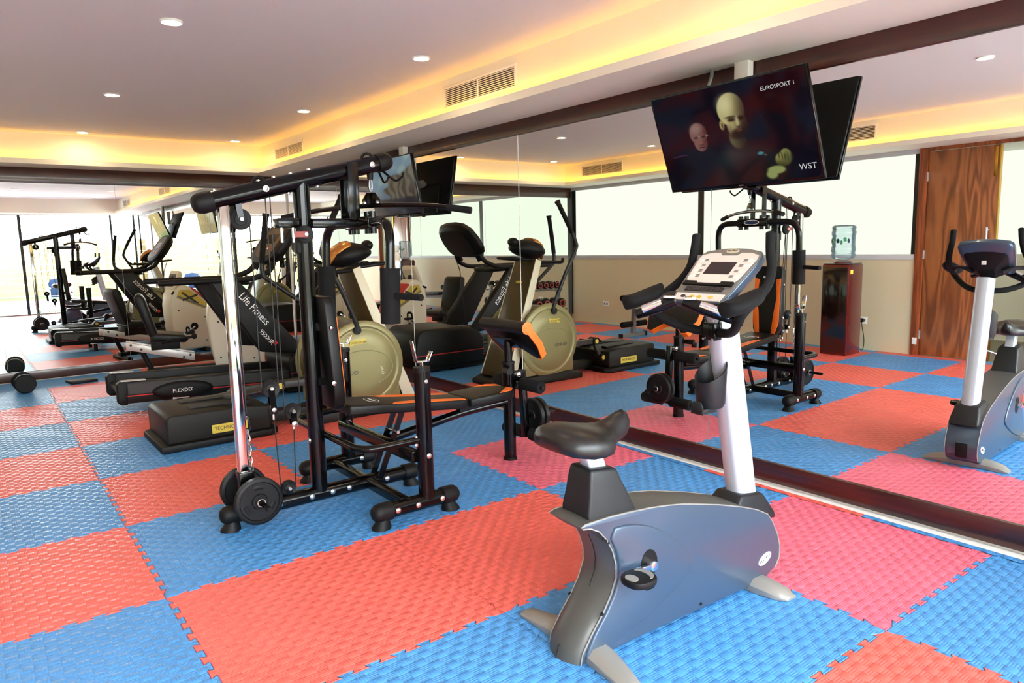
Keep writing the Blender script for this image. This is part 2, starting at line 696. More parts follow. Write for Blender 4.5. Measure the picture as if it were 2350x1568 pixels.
strip_cache = {}
for i in range(-5, 7):
    c = BLUE if i % 2 == 0 else RED
    y1 = .66 if i == 6 else 1.0
    key = (c.name, y1)
    if key not in strip_cache:
        o = tile_mesh(0, .040, 0, y1, 'r' + ('t' if i == 6 else '')).build('edge_strip', c, None, sharp=25)
        strip_cache[key] = o.data
    else:
        o = bpy.data.objects.new('edge_strip', strip_cache[key])
        COL.objects.link(o)
    o.parent = floor
    px_, py_ = 2 * SXT + .985, i - .4 if i < 6 else i - .06
    if i == 6:
        py_ = 5.6 + .4
    o.location = (T0.x + px_ * cs - py_ * sn, T0.y + px_ * sn + py_ * cs, 0)
    o.rotation_euler = (0, 0, ROTT)

# right wall, pillar and window beyond the frame
wall_r = struct(MB().box(WX + .004, WX + .15, .10, YB + .12, -.1, ZS + .6).build('wall_right', WHITE))
pillar = struct(MB().box(WX - .02, WX + .12, .12, .92, -.012, ZS).build('pillar', GREYW))
seams = [.95, 2.75, 4.65, 6.46, 8.2, YB - .002]
for a, b_ in zip(seams[:-1], seams[1:]):
    p = MB().box(WX - .002, WX + .003, a + .0018, b_ - .0018, .10, 2.33).build('mirror_panel', MIRROR, wall_r)
for y in (4.65, 6.46):
    MB().box(WX - .0035, WX + .003, y - .003, y + .003, .122, 2.312).build('seam_strip', LABELW, wall_r)
struct(MB().box(WX - .018, WX + .003, .95, YB - .02, 0.004, .122).build('baseboard_right', MAHO, bev=.003))
struct(MB().box(WX - .018, WX + .003, .95, YB - .02, 2.312, ZS).build('trim_1', MAHO, bev=.003))
# back wall
wall_b = struct(MB().box(XL - .15, WX + .15, YB + .004, YB + .15, -.1, ZS + .6).build('wall_back', WHITE))
bs = [XL + .02, .30, 1.56, 2.63, WX - .02]
for a, b_ in zip(bs[:-1], bs[1:]):
    MB().box(a + .0015, b_ - .0015, YB - .002, YB + .003, .10, 2.28).build('mirror_panel', MIRROR, wall_b)
struct(MB().box(XL + .01, WX - .018, YB - .018, YB + .003, 0.004, .115).build('baseboard_back', MAHOB, bev=.003))
struct(MB().box(XL + .01, WX - .018, YB - .018, YB + .003, 2.255, ZS).build('trim_2', MAHOB, bev=.003))
struct(MB().box(XL + .01, XL + .045, YB - .05, YB - .002, .12, 2.36).build('trim_3', BLACKF))

# left wall: dado, sill, frosted windows, door
DY0, DY1 = 2.12, 3.80          # door opening
wall_l = struct(MB().box(XL - .14, XL, DY1, YB + .1, -.1, 1.14).build('wall_left', BEIGE))
MB().box(XL - .14, XL, YF - .1, DY0, -.1, 1.14).build('panel', BEIGE, wall_l)
MB().box(XL - .14, XL, YF - .1, YB + .1, 2.44, ZS + .6).build('panel', WHITE, wall_l)
MB().box(XL - .14, XL, DY1, YB + .1, 2.375, 2.44).build('panel', GREYW, wall_l)
MB().box(XL - .14, XL, YF - .1, DY0, 2.375, 2.44).build('panel', GREYW, wall_l)
struct(MB().box(XL - .14, XL + .012, DY1 + .01, YB - .01, 1.14, 1.205).build('trim_4', GREYW, bev=.004))
struct(MB().box(XL - .14, XL + .012, YF, DY0 - .01, 1.14, 1.205).build('trim_5', GREYW, bev=.004))
wy = [DY1 + .06, 6.94, YB - .05]
for k, (a, b_) in enumerate(zip(wy[:-1], wy[1:])):
    wn = struct(MB().box(XL - .06, XL - .02, b_ - .05, b_ + .05, 1.205, 2.375).build('window_%d' % (k + 1), BLACKF))
    MB().box(XL - .05, XL - .035, a, b_ - .05, 1.205, 2.375).build('pane', PANE_L, wn)
    if k == 0:
        MB().box(XL - .06, XL - .02, a - .06, a, 1.205, 2.375).build('frame', BLACKF, wn)
wn = struct(MB().box(XL - .06, XL - .02, .5, .58, 1.205, 2.375).build('window_3', BLACKF))
MB().box(XL - .05, XL - .035, YF, .5, 1.205, 2.375).build('pane', PANE_L, wn)
MB().box(XL - .05, XL - .035, .58, DY0 - .02, 1.205, 2.375).build('pane', PANE_L, wn)
# door: fixed leaf with veneer, open half beyond it
dr = struct(MB().box(XL - .10, XL + .02, DY1 - .09, DY1, 0, 2.44).build('door_1', DOORF, bev=.004))
MB().box(XL - .10, XL + .02, DY0, DY0 + .09, 0, 2.44).build('frame', DOORF, dr, bev=.004)
MB().box(XL - .10, XL + .02, DY0 + .09, DY1 - .09, 2.39, 2.44).build('frame', DOORF, dr, bev=.004)
leaf = MB().box(XL - .05, XL - .005, 2.985, DY1 - .094, .006, 2.385).build('door_leaf', DOORW, dr, bev=.003)
MB().box(XL - .054, XL - .001, 2.972, 2.984, .006, 2.385).build('edge_strip', BRASS, leaf)
MB().box(XL - .004, XL + .012, 3.0, 3.03, 2.05, 2.37).build('flush_bolt', BRASS, leaf, bev=.003)
hn = MB()
hn.tube([(XL + .05, 3.05, 1.30), (XL + .05, 3.05, 1.50)], .011, 10)
hn.cyl((XL - .005, 3.05, 1.33), (XL + .05, 3.05, 1.33), .007)
hn.cyl((XL - .005, 3.05, 1.47), (XL + .05, 3.05, 1.47), .007)
hn.build('handle', ALU, leaf)
for z in (.25, 1.2, 2.1):
    MB().box(XL - .003, XL + .012, DY1 - .102, DY1 - .088, z - .05, z + .05).build('hinge', ALU, leaf)
# corridor beyond the door
struct(MB().box(-3.75, XL - .02, .5, 5.2, -.06, -.015).build('floor_corridor', SLATE))
wc = struct(MB().box(-3.85, -3.70, .5, 5.2, -.06, 1.15).build('wall_corridor', CREAM))
MB().box(-3.85, -3.70, .5, 5.2, 1.15, 2.6).build('pane', PANE_L, wc)
struct(MB().box(-3.85, XL - .14, .5, 5.2, 2.5, 2.6).build('ceiling_corridor', WHITE))
struct(MB().box(-3.85, XL - .14, 5.1, 5.2, -.06, 2.6).build('wall_corridor_end', CREAM))
struct(MB().box(-3.85, XL - .14, .5, .6, -.06, 2.6).build('wall_corridor_near', CREAM))

# front glass wall with thin mullions
wf = struct(MB().box(1.16, 1.22, YF - .05, YF + .02, 0, 2.40).build('window_4', BLACKF))
for x in (XL + .03, 3.12, WX - .03):
    MB().box(x - .022, x + .022, YF - .04, YF + .01, 0, 2.40).build('mullion', BLACKF, wf)
for a, b_ in ((XL + .05, 1.16), (1.22, 3.098), (3.142, WX - .05)):
    MB().box(a, b_, YF - .015, YF - .008, .03, 2.40).build('pane', GLASS, wf)
MB().box(XL, WX, YF - .05, YF + .01, -.01, .03).build('sill', GREYM, wf)
wr = struct(MB().box(WX, WX + .06, .06, .10, 0, 2.40).build('window_5', BLACKF))
MB().box(WX + .03, WX + .037, YF, .06, .03, 2.40).build('pane', GLASS, wr)
MB().box(WX, WX + .06, YF, .06, -.01, .03).build('sill', GREYM, wr)
struct(MB().box(XL - .1, WX + .15, YF - .1, YF + .02, 2.40, ZS + .6).build('wall_front', WHITE))
struct(MB().box(WX, WX + .15, YF - .1, .10, 2.40, ZS + .6).build('wall_right_end', WHITE))

# ceiling tray, soffits with a lit ledge
struct(MB().box(XL - .1, WX + .1, YF - .1, YB + .1, ZC, ZC + .1).build('ceiling', CEIL))
for nm, (a, b_, c, d) in dict(ceiling_soffit_right=(TX1, WX + .002, YF, YB), ceiling_soffit_left=(XL, TX0, YF, YB),
                              ceiling_soffit_back=(TX0, TX1, TY1, YB), ceiling_soffit_front=(TX0, TX1, YF, TY0)).items():
    struct(MB().box(a, b_, c, d, ZS, ZC + .02).build(nm, CREAM))
led = .085
lg = MB()
for (a, b_, c, d) in ((TX1 - led, TX1, TY0, TY1), (TX0, TX0 + led, TY0, TY1), (TX0 + led, TX1 - led, TY1 - led, TY1)):
    lg.box(a, b_, c, d, ZS, ZS + .012)
for (a, b_, c, d) in ((TX1 - led, TX1 - led + .008, TY0, TY1), (TX0 + led - .008, TX0 + led, TY0, TY1), (TX0 + led, TX1 - led, TY1 - led, TY1 - led + .008)):
    lg.box(a, b_, c, d, ZS + .012, ZS + .055)
ledge = struct(lg.build('trim_6', CREAM))
for (a, b_, c, d) in ((TX1 - led + .012, TX1 - led + .032, .8, TY1 - .03), (TX0 + led - .032, TX0 + led - .012, .8, TY1 - .03), (TX0 + .10, TX1 - .10, TY1 - led + .012, TY1 - led + .032)):
    MB().box(a, b_, c, d, ZS + .013, ZS + .022).build('light_strip', LED, ledge)

# recessed downlights
DL = [(1.11, 4.62), (2.74, 4.55), (1.15, 6.95), (2.78, 6.85), (1.2, 9.2), (2.8, 9.1), (-.5, 9.0), (-.5, 6.9), (-.5, 4.6), (1.0, 2.25), (2.7, 2.25), (-.5, 2.25), (1.0, .3), (2.7, .3)]
dl_lab = ['recessed ceiling downlight nearest the camera, large in the upper left of the photo', 'recessed ceiling downlight above the long air grille, top centre of the photo',
          'recessed ceiling downlight over the treadmill, second from the camera in the left row', 'recessed ceiling downlight second from the camera in the row beside the grilles',
          'recessed ceiling downlight farthest back in the left row', 'recessed ceiling downlight farthest back near the corner small air grille',
          'recessed ceiling downlight over the dumbbell rack, seen in the mirror', 'recessed ceiling downlight halfway along the window side, seen only in mirrors', 'recessed ceiling downlight over the water dispenser side, seen only in mirrors',
          'recessed ceiling downlight reflected at the top right of the mirror', 'recessed ceiling downlight above the exercise bike and big television', 'recessed ceiling downlight above the wooden door side',
          'recessed ceiling downlight by the front glass, middle of the room', 'recessed ceiling downlight by the front glass, mirror wall side']
proto = None
for (x, y), lb in zip(DL, dl_lab):
    if proto is None:
        proto = t = thing('downlight', lb, 'ceiling light', (x, y, ZC), group='recessed ceiling downlights')
        mb = MB()
        mb.lathe((x, y, ZC + .004), (0, 0, -1), [(0, .030), (0, .062), (.012, .062), (.016, .056), (.010, .046), (.004, .044)], 24)
        mb.build('trim_ring', LABELW, t)
        MB().lathe((x, y, ZC + .002), (0, 0, -1), [(0, .043), (.006, .043)], 20).build('lens', BULB, t)
    else:
        t = copy_tree(proto)
        t.location = (x, y, ZC)
        t['label'] = lb


def vent(y0, y1, z0, z1, X, s, lb):
    t = thing('air_vent', lb, 'vent', (X, (y0 + y1) / 2, z0), group='air conditioning grilles')
    f = MB()
    b_ = .022
    d = s * .012
    lo, hi = min(X, X + d), max(X, X + d)
    f.box(lo, hi, y0, y1, z0, z0 + b_)
    f.box(lo, hi, y0, y1, z1 - b_, z1)
    f.box(lo, hi, y0, y0 + b_, z0 + b_, z1 - b_)
    f.box(lo, hi, y1 - b_, y1, z0 + b_, z1 - b_)
    f.build('frame', WHITE, t, bev=.003)
    MB().box(min(X, X + s * .002), max(X, X + s * .002), y0 + b_, y1 - b_, z0 + b_, z1 - b_).build('backing', BIKEK, t)
    k = 9
    for i in range(k):
        z = z0 + b_ + (z1 - z0 - 2 * b_) * (i + .5) / k
        MB().bar((X + s * .006, y0 + b_, z), (X + s * .006, y1 - b_, z), .010, .0045, side=(s, 0, 0)).build('slat', WHITE, t)
    ym = (y0 + y1) / 2
    MB().box(min(X, X + s * .011), max(X, X + s * .011), ym - .008, ym + .008, z0 + b_, z1 - b_).build('divider', WHITE, t)


vent(4.10, 5.05, 2.535, 2.71, TX1, -1, 'white louvred air grille nearest the camera on the cream bulkhead')
vent(8.08, 9.0, 2.535, 2.69, TX1, -1, 'white louvred air grille near the far corner of the cream bulkhead')
vent(.2, 1.1, 2.535, 2.71, TX1, -1, 'white louvred air grille over the pillar, seen only in the back mirror')
vent(8.11, 9.07, 2.54, 2.73, TX0, 1, 'white louvred air grille on the window side bulkhead, seen in the mirror')
vent(4.1, 5.05, 2.54, 2.73, TX0, 1, 'white louvred air grille on the window side bulkhead above the dispenser')

# ------------------------------------------------------------------ outside, seen in the back mirror
struct(MB().box(-9, 14, -2.6, YF - .1, -.08, -.02).build('ground_lawn', GRASS))
struct(MB().box(-14, 20, -8.2, -2.6, -.08, -.03).build('ground_patio', PAVE))
struct(MB().box(-20, 26, -12, -8.2, -.10, -.04).build('ground_lawn_far', GRASS))
fc = thing('garden_wall', 'pale yellow garden wall of horizontal courses beyond the patio, seen in the mirror', 'garden wall', (3, -11, 0))
for k in range(9):
    for q in range(6):
        MB().box(-12 + q * 5.4 + (k % 2) * .6, -12 + q * 5.4 + 5.38 + (k % 2) * .6, -11.1 + random.uniform(-.01, .01), -10.9, k * .22, k * .22 + .21).build('stone_course', FENCE, fc)
for q in range(7):
    MB().box(-12 + q * 5.4 - .1, -12 + q * 5.4 + .1, -11.2, -10.8, 0, 2.1).build('post', FENCE, fc)


def patio_chair(x, y, rz, lb):
    t = thing('patio_chair', lb, 'chair', (x, y, -.03), rz, 'blue and white patio chairs', local=True)
    MB().prism([(-.22, .40), (.22, .40), (.24, .70), (.18, .83), (0, .86), (-.18, .83), (-.24, .70)], -.20, -.17).build('backrest', CHAIRB, t, bev=.01)
    MB().box(-.23, .23, -.18, .26, .38, .41).build('seat', CHAIRB, t, bev=.01)
    for sx_ in (-1, 1):
        MB().bar((sx_ * .25, .24, 0), (sx_ * .25, .20, .62), .05, .05).build('leg', CHAIRW, t, bev=.006)
        MB().bar((sx_ * .25, -.26, 0), (sx_ * .25, -.18, .80), .05, .05).build('leg', CHAIRW, t, bev=.006)
        MB().box(sx_ * .25 - .035, sx_ * .25 + .035, -.22, .27, .60, .63).build('armrest', CHAIRW, t, bev=.008)
    MB().box(-.25, .25, .20, .25, .36, .42).build('front_rail', CHAIRW, t, bev=.006)
    MB().box(-.25, .25, .20, .24, .12, .16).build('stretcher', CHAIRW, t, bev=.006)


patio_chair(2.0, -2.5, 0, 'blue patio chair with white frame, seen left of the gym frame in the back mirror')
patio_chair(5.9, -2.6, .2, 'blue patio chair with white frame, seen behind the treadmill rail in the back mirror')
patio_chair(7.2, -2.9, -.3, 'blue patio chair with white frame farthest along the lawn, seen in mirrors')
t = thing('canopy', 'pale blue canvas canopy on a post outside the front glass', 'canopy', (4.6, -3.4, -.03))
mb = MB()
for i in range(8):
    a0, a1 = i * PI / 4, (i + 1) * PI / 4
    c = V((4.6, -3.4, 2.75))
    p0 = V((4.6 + 1.3 * math.cos(a0), -3.4 + 1.3 * math.sin(a0), 2.2))
    p1 = V((4.6 + 1.3 * math.cos(a1), -3.4 + 1.3 * math.sin(a1), 2.2))
    mb.add([c, p0, p1, p1 - V((0, 0, .18)), p0 - V((0, 0, .18))], [(0, 1, 2), (1, 4, 3, 2)])
mb.build('canvas', AWN, t)
MB().cyl((4.6, -3.4, -.03), (4.6, -3.4, 2.74), .025).build('pole', CHAIRW, t)
MB().lathe((4.6, -3.4, -.03), (0, 0, 1), [(0, .25), (.05, .25), (.07, .06)], 20).build('base', PAVE, t)

# ------------------------------------------------------------------ exercise bike (own frame: x towards the mirror, y to the far side)
bk = thing('exercise_bike', 'grey upright exercise bike with silver column standing in the foreground', 'exercise bike', (2.04, 1.715, 0), math.radians(-4), local=True)
HW = .09
rear = [(-.496, .001), (-.488, .04), (-.446, .10), (-.396, .160), (-.36, .215), (-.335, .275), (-.335, .325), (-.35, .375), (-.375, .422), (-.41, .462), (-.448, .482), (-.478, .486), (-.488, .494), (-.47, .501)]
top = [(-.36, .503), (-.264, .498), (-.17, .491), (-.082, .48), (.0, .466), (.067, .45), (.20, .417), (.338, .376), (.43, .343), (.50, .308)]
front = [(.535, .265), (.568, .205), (.585, .15), (.585, .10), (.56, .06), (.50, .032), (.43, .022), (-.2, .012)]
body = rear + top + front
mb = MB()
# shell in slices: slightly fuller in the middle
prof = [(-HW, 0.0), (-HW + .006, .0), (HW - .006, 0.0), (HW, 0.0)]
mb.prism(body, -HW, HW)
mb.build('body_shell', BIKEB, bk, bev=.009, seg=3, ang=40)
# dark top/rear band between the two side shells, slightly proud
band = MB()
line = rear + top
R_ = []
for k, p in enumerate(line):
    a = V((*line[max(k - 1, 0)], 0))
    b_ = V((*line[min(k + 1, len(line) - 1)], 0))
    d = (b_ - a).normalized()
    nrm = V((-d.y, d.x, 0)) if k else V((-1, .0, 0))
    bulge = .030 * max(0, 1 - k / 9.0) + .005
    ring = []
    for q in (-1, -.7, -.35, 0, .35, .7, 1):
        h = .0015 + bulge * (1 - abs(q) ** 2.2)
        ring.append((p[0] + nrm.x * h, q * (HW - .006), max(p[1] + nrm.y * h, .001)))
    ring += [(p[0] - nrm.x * .008, HW - .006, max(p[1] - nrm.y * .008, .001)), (p[0] - nrm.x * .008, -HW + .006, max(p[1] - nrm.y * .008, .001))]
    R_.append(ring)
band.rings(R_)
spine = band.build('spine_band', BIKEG, bk, sharp=60)
MB().tube([(p[0] + .0, 0, p[1]) for p in [(line[k][0] - (.0345 * max(0, 1 - k / 9.0) + .0065), line[k][1] - .001) for k in range(0, 9)]], .0016, 5).build('centre_seam', RUBBER, spine)
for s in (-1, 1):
    MB().tube([(p[0], s * (HW - .001), p[1]) for p in rear + top + front[:5]], .0028, 6).build('edge_line', FOOTG, bk)  # light grey tube standing in for the highlight along the worn shell edges
for k in range(4):
    MB().box(-.408 + k * .012, -.401 + k * .012, -HW - .0015, -HW + .001, .438 - k * .010, .447 - k * .010).build('vent_slot', RUBBER, bk)
# raised crescent panel on each side
cres = [(-.345, .462), (-.30, .460), (-.24, .449), (-.18, .428), (-.12, .396), (-.05, .345), (.01, .29), (.045, .245), (.054, .222), (.045, .202), (.01, .178), (-.08, .132), (-.196, .082), (-.32, .046), (-.44, .022), (-.478, .016), (-.473, .045), (-.436, .103), (-.387, .161), (-.351, .216), (-.326, .275), (-.326, .325), (-.340, .378), (-.362, .425)]
for s in (-1, 1):
    MB().prism(cres, s * (HW - .006), s * (HW + .010)).build('side_panel', BIKEB, bk, bev=.0095, seg=3, ang=50)
    # crank opening, crank, pedal
    y = s * (HW + .009)
    MB().prism(oval(-.186, .288, .040, .055, 20), min(y, y + s * .003), max(y, y + s * .003)).build('crank_well', RUBBER, bk)
    ph = math.radians(174 if s < 0 else -6)
    ax = V((-.186, y, .288))
    tip = ax + V((math.cos(ph) * .15, s * .03, math.sin(ph) * .10 - (.0 if s < 0 else 0)))
    cr_ = MB()
    cr_.cyl(ax - V((0, s * .004, 0)), ax + V((0, s * .03, 0)), .019)
    cr_.bar(ax + V((0, s * .022, 0)), tip, .020, .014, side=(0, 0, 1))
    crank = cr_.build('crank', CHROME, bk, bev=.003)
    pc = tip + V((.012, s * .062, .008))
    pd = MB()
    P = []
    for k in range(24):
        a = 2 * PI * k / 24
        P.append((pc.x + .066 * math.cos(a) * (1 - .12 * math.cos(2 * a)), pc.y + .056 * math.sin(a)))
    pd.prism(P, pc.z - .012, pc.z + .012, 'xy')
    ped = pd.build('pedal', RUBBER, bk, bev=.005)
    MB().prism(oval(pc.x - .032, pc.y, .020, .026, 16), pc.z + .0115, pc.z + .014, 'xy').build('tread_pad', FOOTG, ped)
    cres2 = [(pc.x + .012 + .040 * math.cos(a), pc.y + .042 * math.sin(a)) for a in [math.radians(q) for q in range(-75, 76, 15)]]
    cres2 += [(pc.x + .010 + .020 * math.cos(a), pc.y + .040 * math.sin(a)) for a in [math.radians(q) for q in range(75, -76, -15)]]
    MB().prism(cres2, pc.z + .0115, pc.z + .014, 'xy').build('tread_pad', FOOTG, ped)
    MB().box(pc.x + .02, pc.x + .062, pc.y - .016, pc.y + .016, pc.z - .045, pc.z - .008).build('strap_buckle', RUBBER, ped, bev=.006)
    # badge at the nose
    MB().prism([(.487 + .042 * math.cos(q) * .93 - .021 * math.sin(q) * .37, .118 + .042 * math.cos(q) * .37 + .021 * math.sin(q) * .93) for q in [2 * PI * k / 24 for k in range(24)]], s * (HW - .002), s * (HW + .0025)).build('badge', LABELW, bk)
    lettering('lettering', 'MATRIX', .019, (.487, s * (HW + .003), .118), (-s, 0, -.4 * s), (.4 * -1, 0, 1), INK, bk, sxy=(1, 1))
    for px_, pz_ in ((-.36, .06), (.1, .04), (.44, .045), (-.40, .16)):
        MB().cyl((px_, s * (HW - .002), pz_), (px_, s * (HW + .003), pz_), .006, n=10).build('screw', RUBBER, bk)
# power inlet on the nose
MB().box(.572, .590, -.035, .03, .075, .165).build('power_inlet', RUBBER, bk, bev=.004)
# feet
def foot(xc, hw_, name, sw):
    f = MB()
    R_ = []
    for y, hx, h in ((-hw_, .028, .018), (-hw_ + .02, .036, .026), (-.2, .046, .036), (-.12, .052, .050), (0, .055, .055), (.12, .052, .050), (.2, .046, .036), (hw_ - .02, .036, .026), (hw_, .028, .018)):
        dx = sw * (abs(y) / hw_) ** 2 * .03
        R_.append([(xc + dx - hx, y, .001), (xc + dx - hx, y, h * .55), (xc + dx - hx * .55, y, h), (xc + dx + hx * .55, y, h), (xc + dx + hx, y, h * .55), (xc + dx + hx, y, .001)])
    f.rings(R_)
    return f.build(name, FOOTG, bk, bev=.003, ang=50)
foot(-.418, .31, 'stabiliser_foot', -1)
foot(.44, .235, 'stabiliser_foot', 1)
# seat boot, post, lever, saddle
bt = MB()
R_ = []
for z, xa, xb, hy, sh in ((.47, -.44, -.215, .078, 0), (.52, -.445, -.225, .076, 0), (.58, -.432, -.255, .070, 0), (.635, -.425, -.285, .064, 0), (.672, -.418, -.300, .058, 0)):
    dz = .0
    R_.append([(xa, -hy, z), (xb, -hy, z - (xb + .44) * .10), (xb, hy, z - (xb + .44) * .10), (xa, hy, z)])
bt.rings(R_)
bt.build('seat_boot', BIKEK, bk, bev=.012, seg=3, ang=50)
MB().bar((-.335, 0, .60), (-.396, 0, .765), .055, .070).build('seat_post', ALU, bk, bev=.008, seg=3)
lv = MB()
lv.tube([(-.30, .05, .60), (-.26, .10, .625), (-.235, .135, .638)], .008, 10)
lever = lv.build('adjust_lever', CHROME, bk)
MB().ell((-.230, .145, .642), .017, .017, .017).build('lever_knob', GLOSSK, lever)
sd = MB()
R_ = []
#          x     halfw   ztop   dip   zbot
for x, hwd, zt, dip, zb in ((-.562, .045, .806, .0, .784), (-.550, .088, .822, .0, .766), (-.52, .126, .836, .002, .752), (-.47, .148, .840, .005, .744),
                            (-.42, .150, .834, .008, .742), (-.378, .138, .824, .008, .744), (-.345, .106, .818, .006, .746), (-.318, .072, .816, .003, .748),
                            (-.288, .052, .820, -.002, .750), (-.252, .042, .830, -.006, .758), (-.226, .034, .834, -.006, .770), (-.208, .024, .828, -.004, .786), (-.198, .010, .818, .0, .800)):
    r = []
    for k in range(16):
        a = 2 * PI * k / 16
        c, s_ = math.cos(a), math.sin(a)
        yv = hwd * (abs(c) ** .75) * (1 if c > 0 else -1)
        if s_ >= 0:
            z = zb + (zt - zb) * (s_ ** .6) - dip * 2 * (1 - abs(c)) - .030 * (abs(c) ** 2) * (s_ ** .6) + .012 * abs(c) ** 3
        else:
            z = zb + (.012) * s_
        r.append((x, yv, z))
    R_.append(r)
sd.rings(R_)
sd.build('saddle', SADDLE, bk, sharp=75)
MB().box(-.44, -.35, -.03, .03, .738, .758).build('saddle_clamp', RUBBER, bk)
# column and its boot
cb = MB()
R_ = []
for z, xa, xb, hy in ((.30, .32, .575, .082), (.33, .315, .565, .080), (.37, .335, .53, .074), (.405, .365, .505, .064)):
    R_.append([(xa, -hy, z + .075 * (.44 - xa)), (xb, -hy, z - .22 * (xb - .44)), (xb, hy, z - .22 * (xb - .44)), (xa, hy, z + .075 * (.44 - xa))])
cb.rings(R_)
cb.build('column_boot', BIKEK, bk, bev=.014, seg=3, ang=40)
col_ = MB()
R_ = []
for t_ in (0, 1):
    c = V((.447, 0, .36)).lerp(V((.300, 0, 1.16)), t_)
    ring = []
    for k in range(20):
        a = 2 * PI * k / 20
        ring.append(c + V((.060 * math.cos(a) * abs(math.cos(a)) ** -.35 if abs(math.cos(a)) > .02 else 0, .046 * (abs(math.sin(a)) ** .65) * (1 if math.sin(a) > 0 else -1), .01 * math.cos(a))))
    R_.append(ring)
col_.rings(R_)
col_.build('column', ALU, bk, sharp=40)
# bottle holder on the rider's side of the column
bh = MB()
c0 = V((.262, 0, .79))
R_ = []
n = 20
for q, (z, rad) in enumerate(((.785, .046), (.80, .054), (.93, .061))):
    R_.append([V((.245 + rad * math.cos(2 * PI * k / n), rad * 1.05 * math.sin(2 * PI * k / n), z + (.045 * math.cos(2 * PI * k / n) if q == 2 else 0))) for k in range(n)])
R_.append([V((.245 + .056 * math.cos(2 * PI * k / n), .056 * 1.05 * math.sin(2 * PI * k / n), .93 + .045 * math.cos(2 * PI * k / n))) for k in range(n)])
R_.append([V((.245 + .048 * math.cos(2 * PI * k / n), .048 * 1.05 * math.sin(2 * PI * k / n), .80)) for k in range(n)])
bh.rings(R_)
bhd = bh.build('bottle_holder', BIKEK, bk, sharp=50)
MB().prism([(-.030, .765), (.030, .765), (.030, .795), (.018, .815), (-.018, .815), (-.030, .795)], .165, .172, 'yz').build('hook_plate', BIKEK, bhd, bev=.002)
MB().box(.165, .25, -.025, .025, .765, .785).build('tray', BIKEK, bhd, bev=.004)
# handlebar loop: tip, elbow, forearm rest, hoop under the console
TIPX = .352
for s in (-1, 1):
    path = spline([(TIPX, s * .178, 1.455), (TIPX - .006, s * .184, 1.39), (TIPX - .015, s * .198, 1.325), (.295, s * .214, 1.27), (.225, s * .226, 1.225), (.155, s * .226, 1.185), (.150, s * .200, 1.145), (.195, s * .150, 1.108), (.240, s * .090, 1.086), (.252, s * .035, 1.080)], 5)
    MB().tube(path, .0175, 12).build('handlebar', FOAMK, bk)
    MB().ell((TIPX, s * .178, 1.455), .0175, .0175, .010).build('grip_end', FOAMK, bk)
    # forearm rest
    pad = MB()
    R_ = []
    for x, hwd, z in ((.025, .024, 1.196), (.040, .044, 1.198), (.09, .052, 1.204), (.14, .050, 1.216), (.19, .040, 1.230), (.215, .018, 1.238)):
        R_.append([V((x, s * .243 + hwd * math.cos(2 * PI * k / 14), z + .028 * math.sin(2 * PI * k / 14) + .006 * math.cos(2 * PI * k / 14) ** 2)) for k in range(14)])
    pad.rings(R_)
    pad.build('forearm_rest', FOAMK, bk, sharp=75)
    # pulse grip reaching back from the console
    g0, g1 = (V((.066, -.018, 1.213)), V((.192, -.192, 1.138))) if s < 0 else (V((.080, .035, 1.212)), V((-.004, .155, 1.158)))
    grip = MB().tube([g0, g0.lerp(g1, .3), g0.lerp(g1, .8), g1], .022, 12, radii=[.020, .025, .021, .018]).build('pulse_grip', GLOSSK, bk)
    d = (g1 - g0)
    c0, c1 = g0 + d * .30 + V((-.006, 0, .008)), g0 + d * .80 + V((-.006, 0, .008))
    MB().tube([c0, c1], .0195, 12).build('contact_plate', CHROME, grip)
    bq = g0 + d * .12 + V((-.006, 0, .024))
    MB().prism([(bq.x + .020 * math.cos(a), bq.y + .026 * math.sin(a)) for a in [2 * PI * k / 16 for k in range(16)]], bq.z - .006, bq.z + .001, 'xy').build('button_pad', LABELW, grip)
    MB().lathe((bq.x, bq.y, bq.z + .001), (0, 0, 1), [(0, .010), (.002, .009)], 14).build('button', BRASS, grip)
    lo = MB().tube(spline([(.155, s * .224, 1.190), (.20, s * .20, 1.218), (.25, s * .14, 1.222), (.28, s * .08, 1.20)], 5), .013, 10).build('support_tube', BIKEK, bk)
cl = MB()
cl.box(.225, .275, -.032, .032, 1.050, 1.118)
cl.box(.250, .330, -.036, .036, 1.085, 1.135)
clamp = cl.build('handlebar_clamp', GLOSSK, bk, bev=.006)
for y, z in ((-.022, 1.128), (.022, 1.056), (-.022, 1.056)):
    MB().cyl((.226, y, z), (.220, y, z), .0045, n=8).build('bolt', ZINC, clamp)
# console: wedge tilted towards the rider
ca, cbm = V((.150, 0, 1.205)), V((.372, 0, 1.395))     # lower and upper edge of the face
ux = (cbm - ca).normalized()
un = V((-ux.z, 0, ux.x))                              # towards the rider and up
L = (cbm - ca).length


def cpt(u, v, h=0.0):
    """console face: u across (rider's left +), v up the face, h out of it"""
    return ca + ux * v + V((0, u, 0)) + un * h


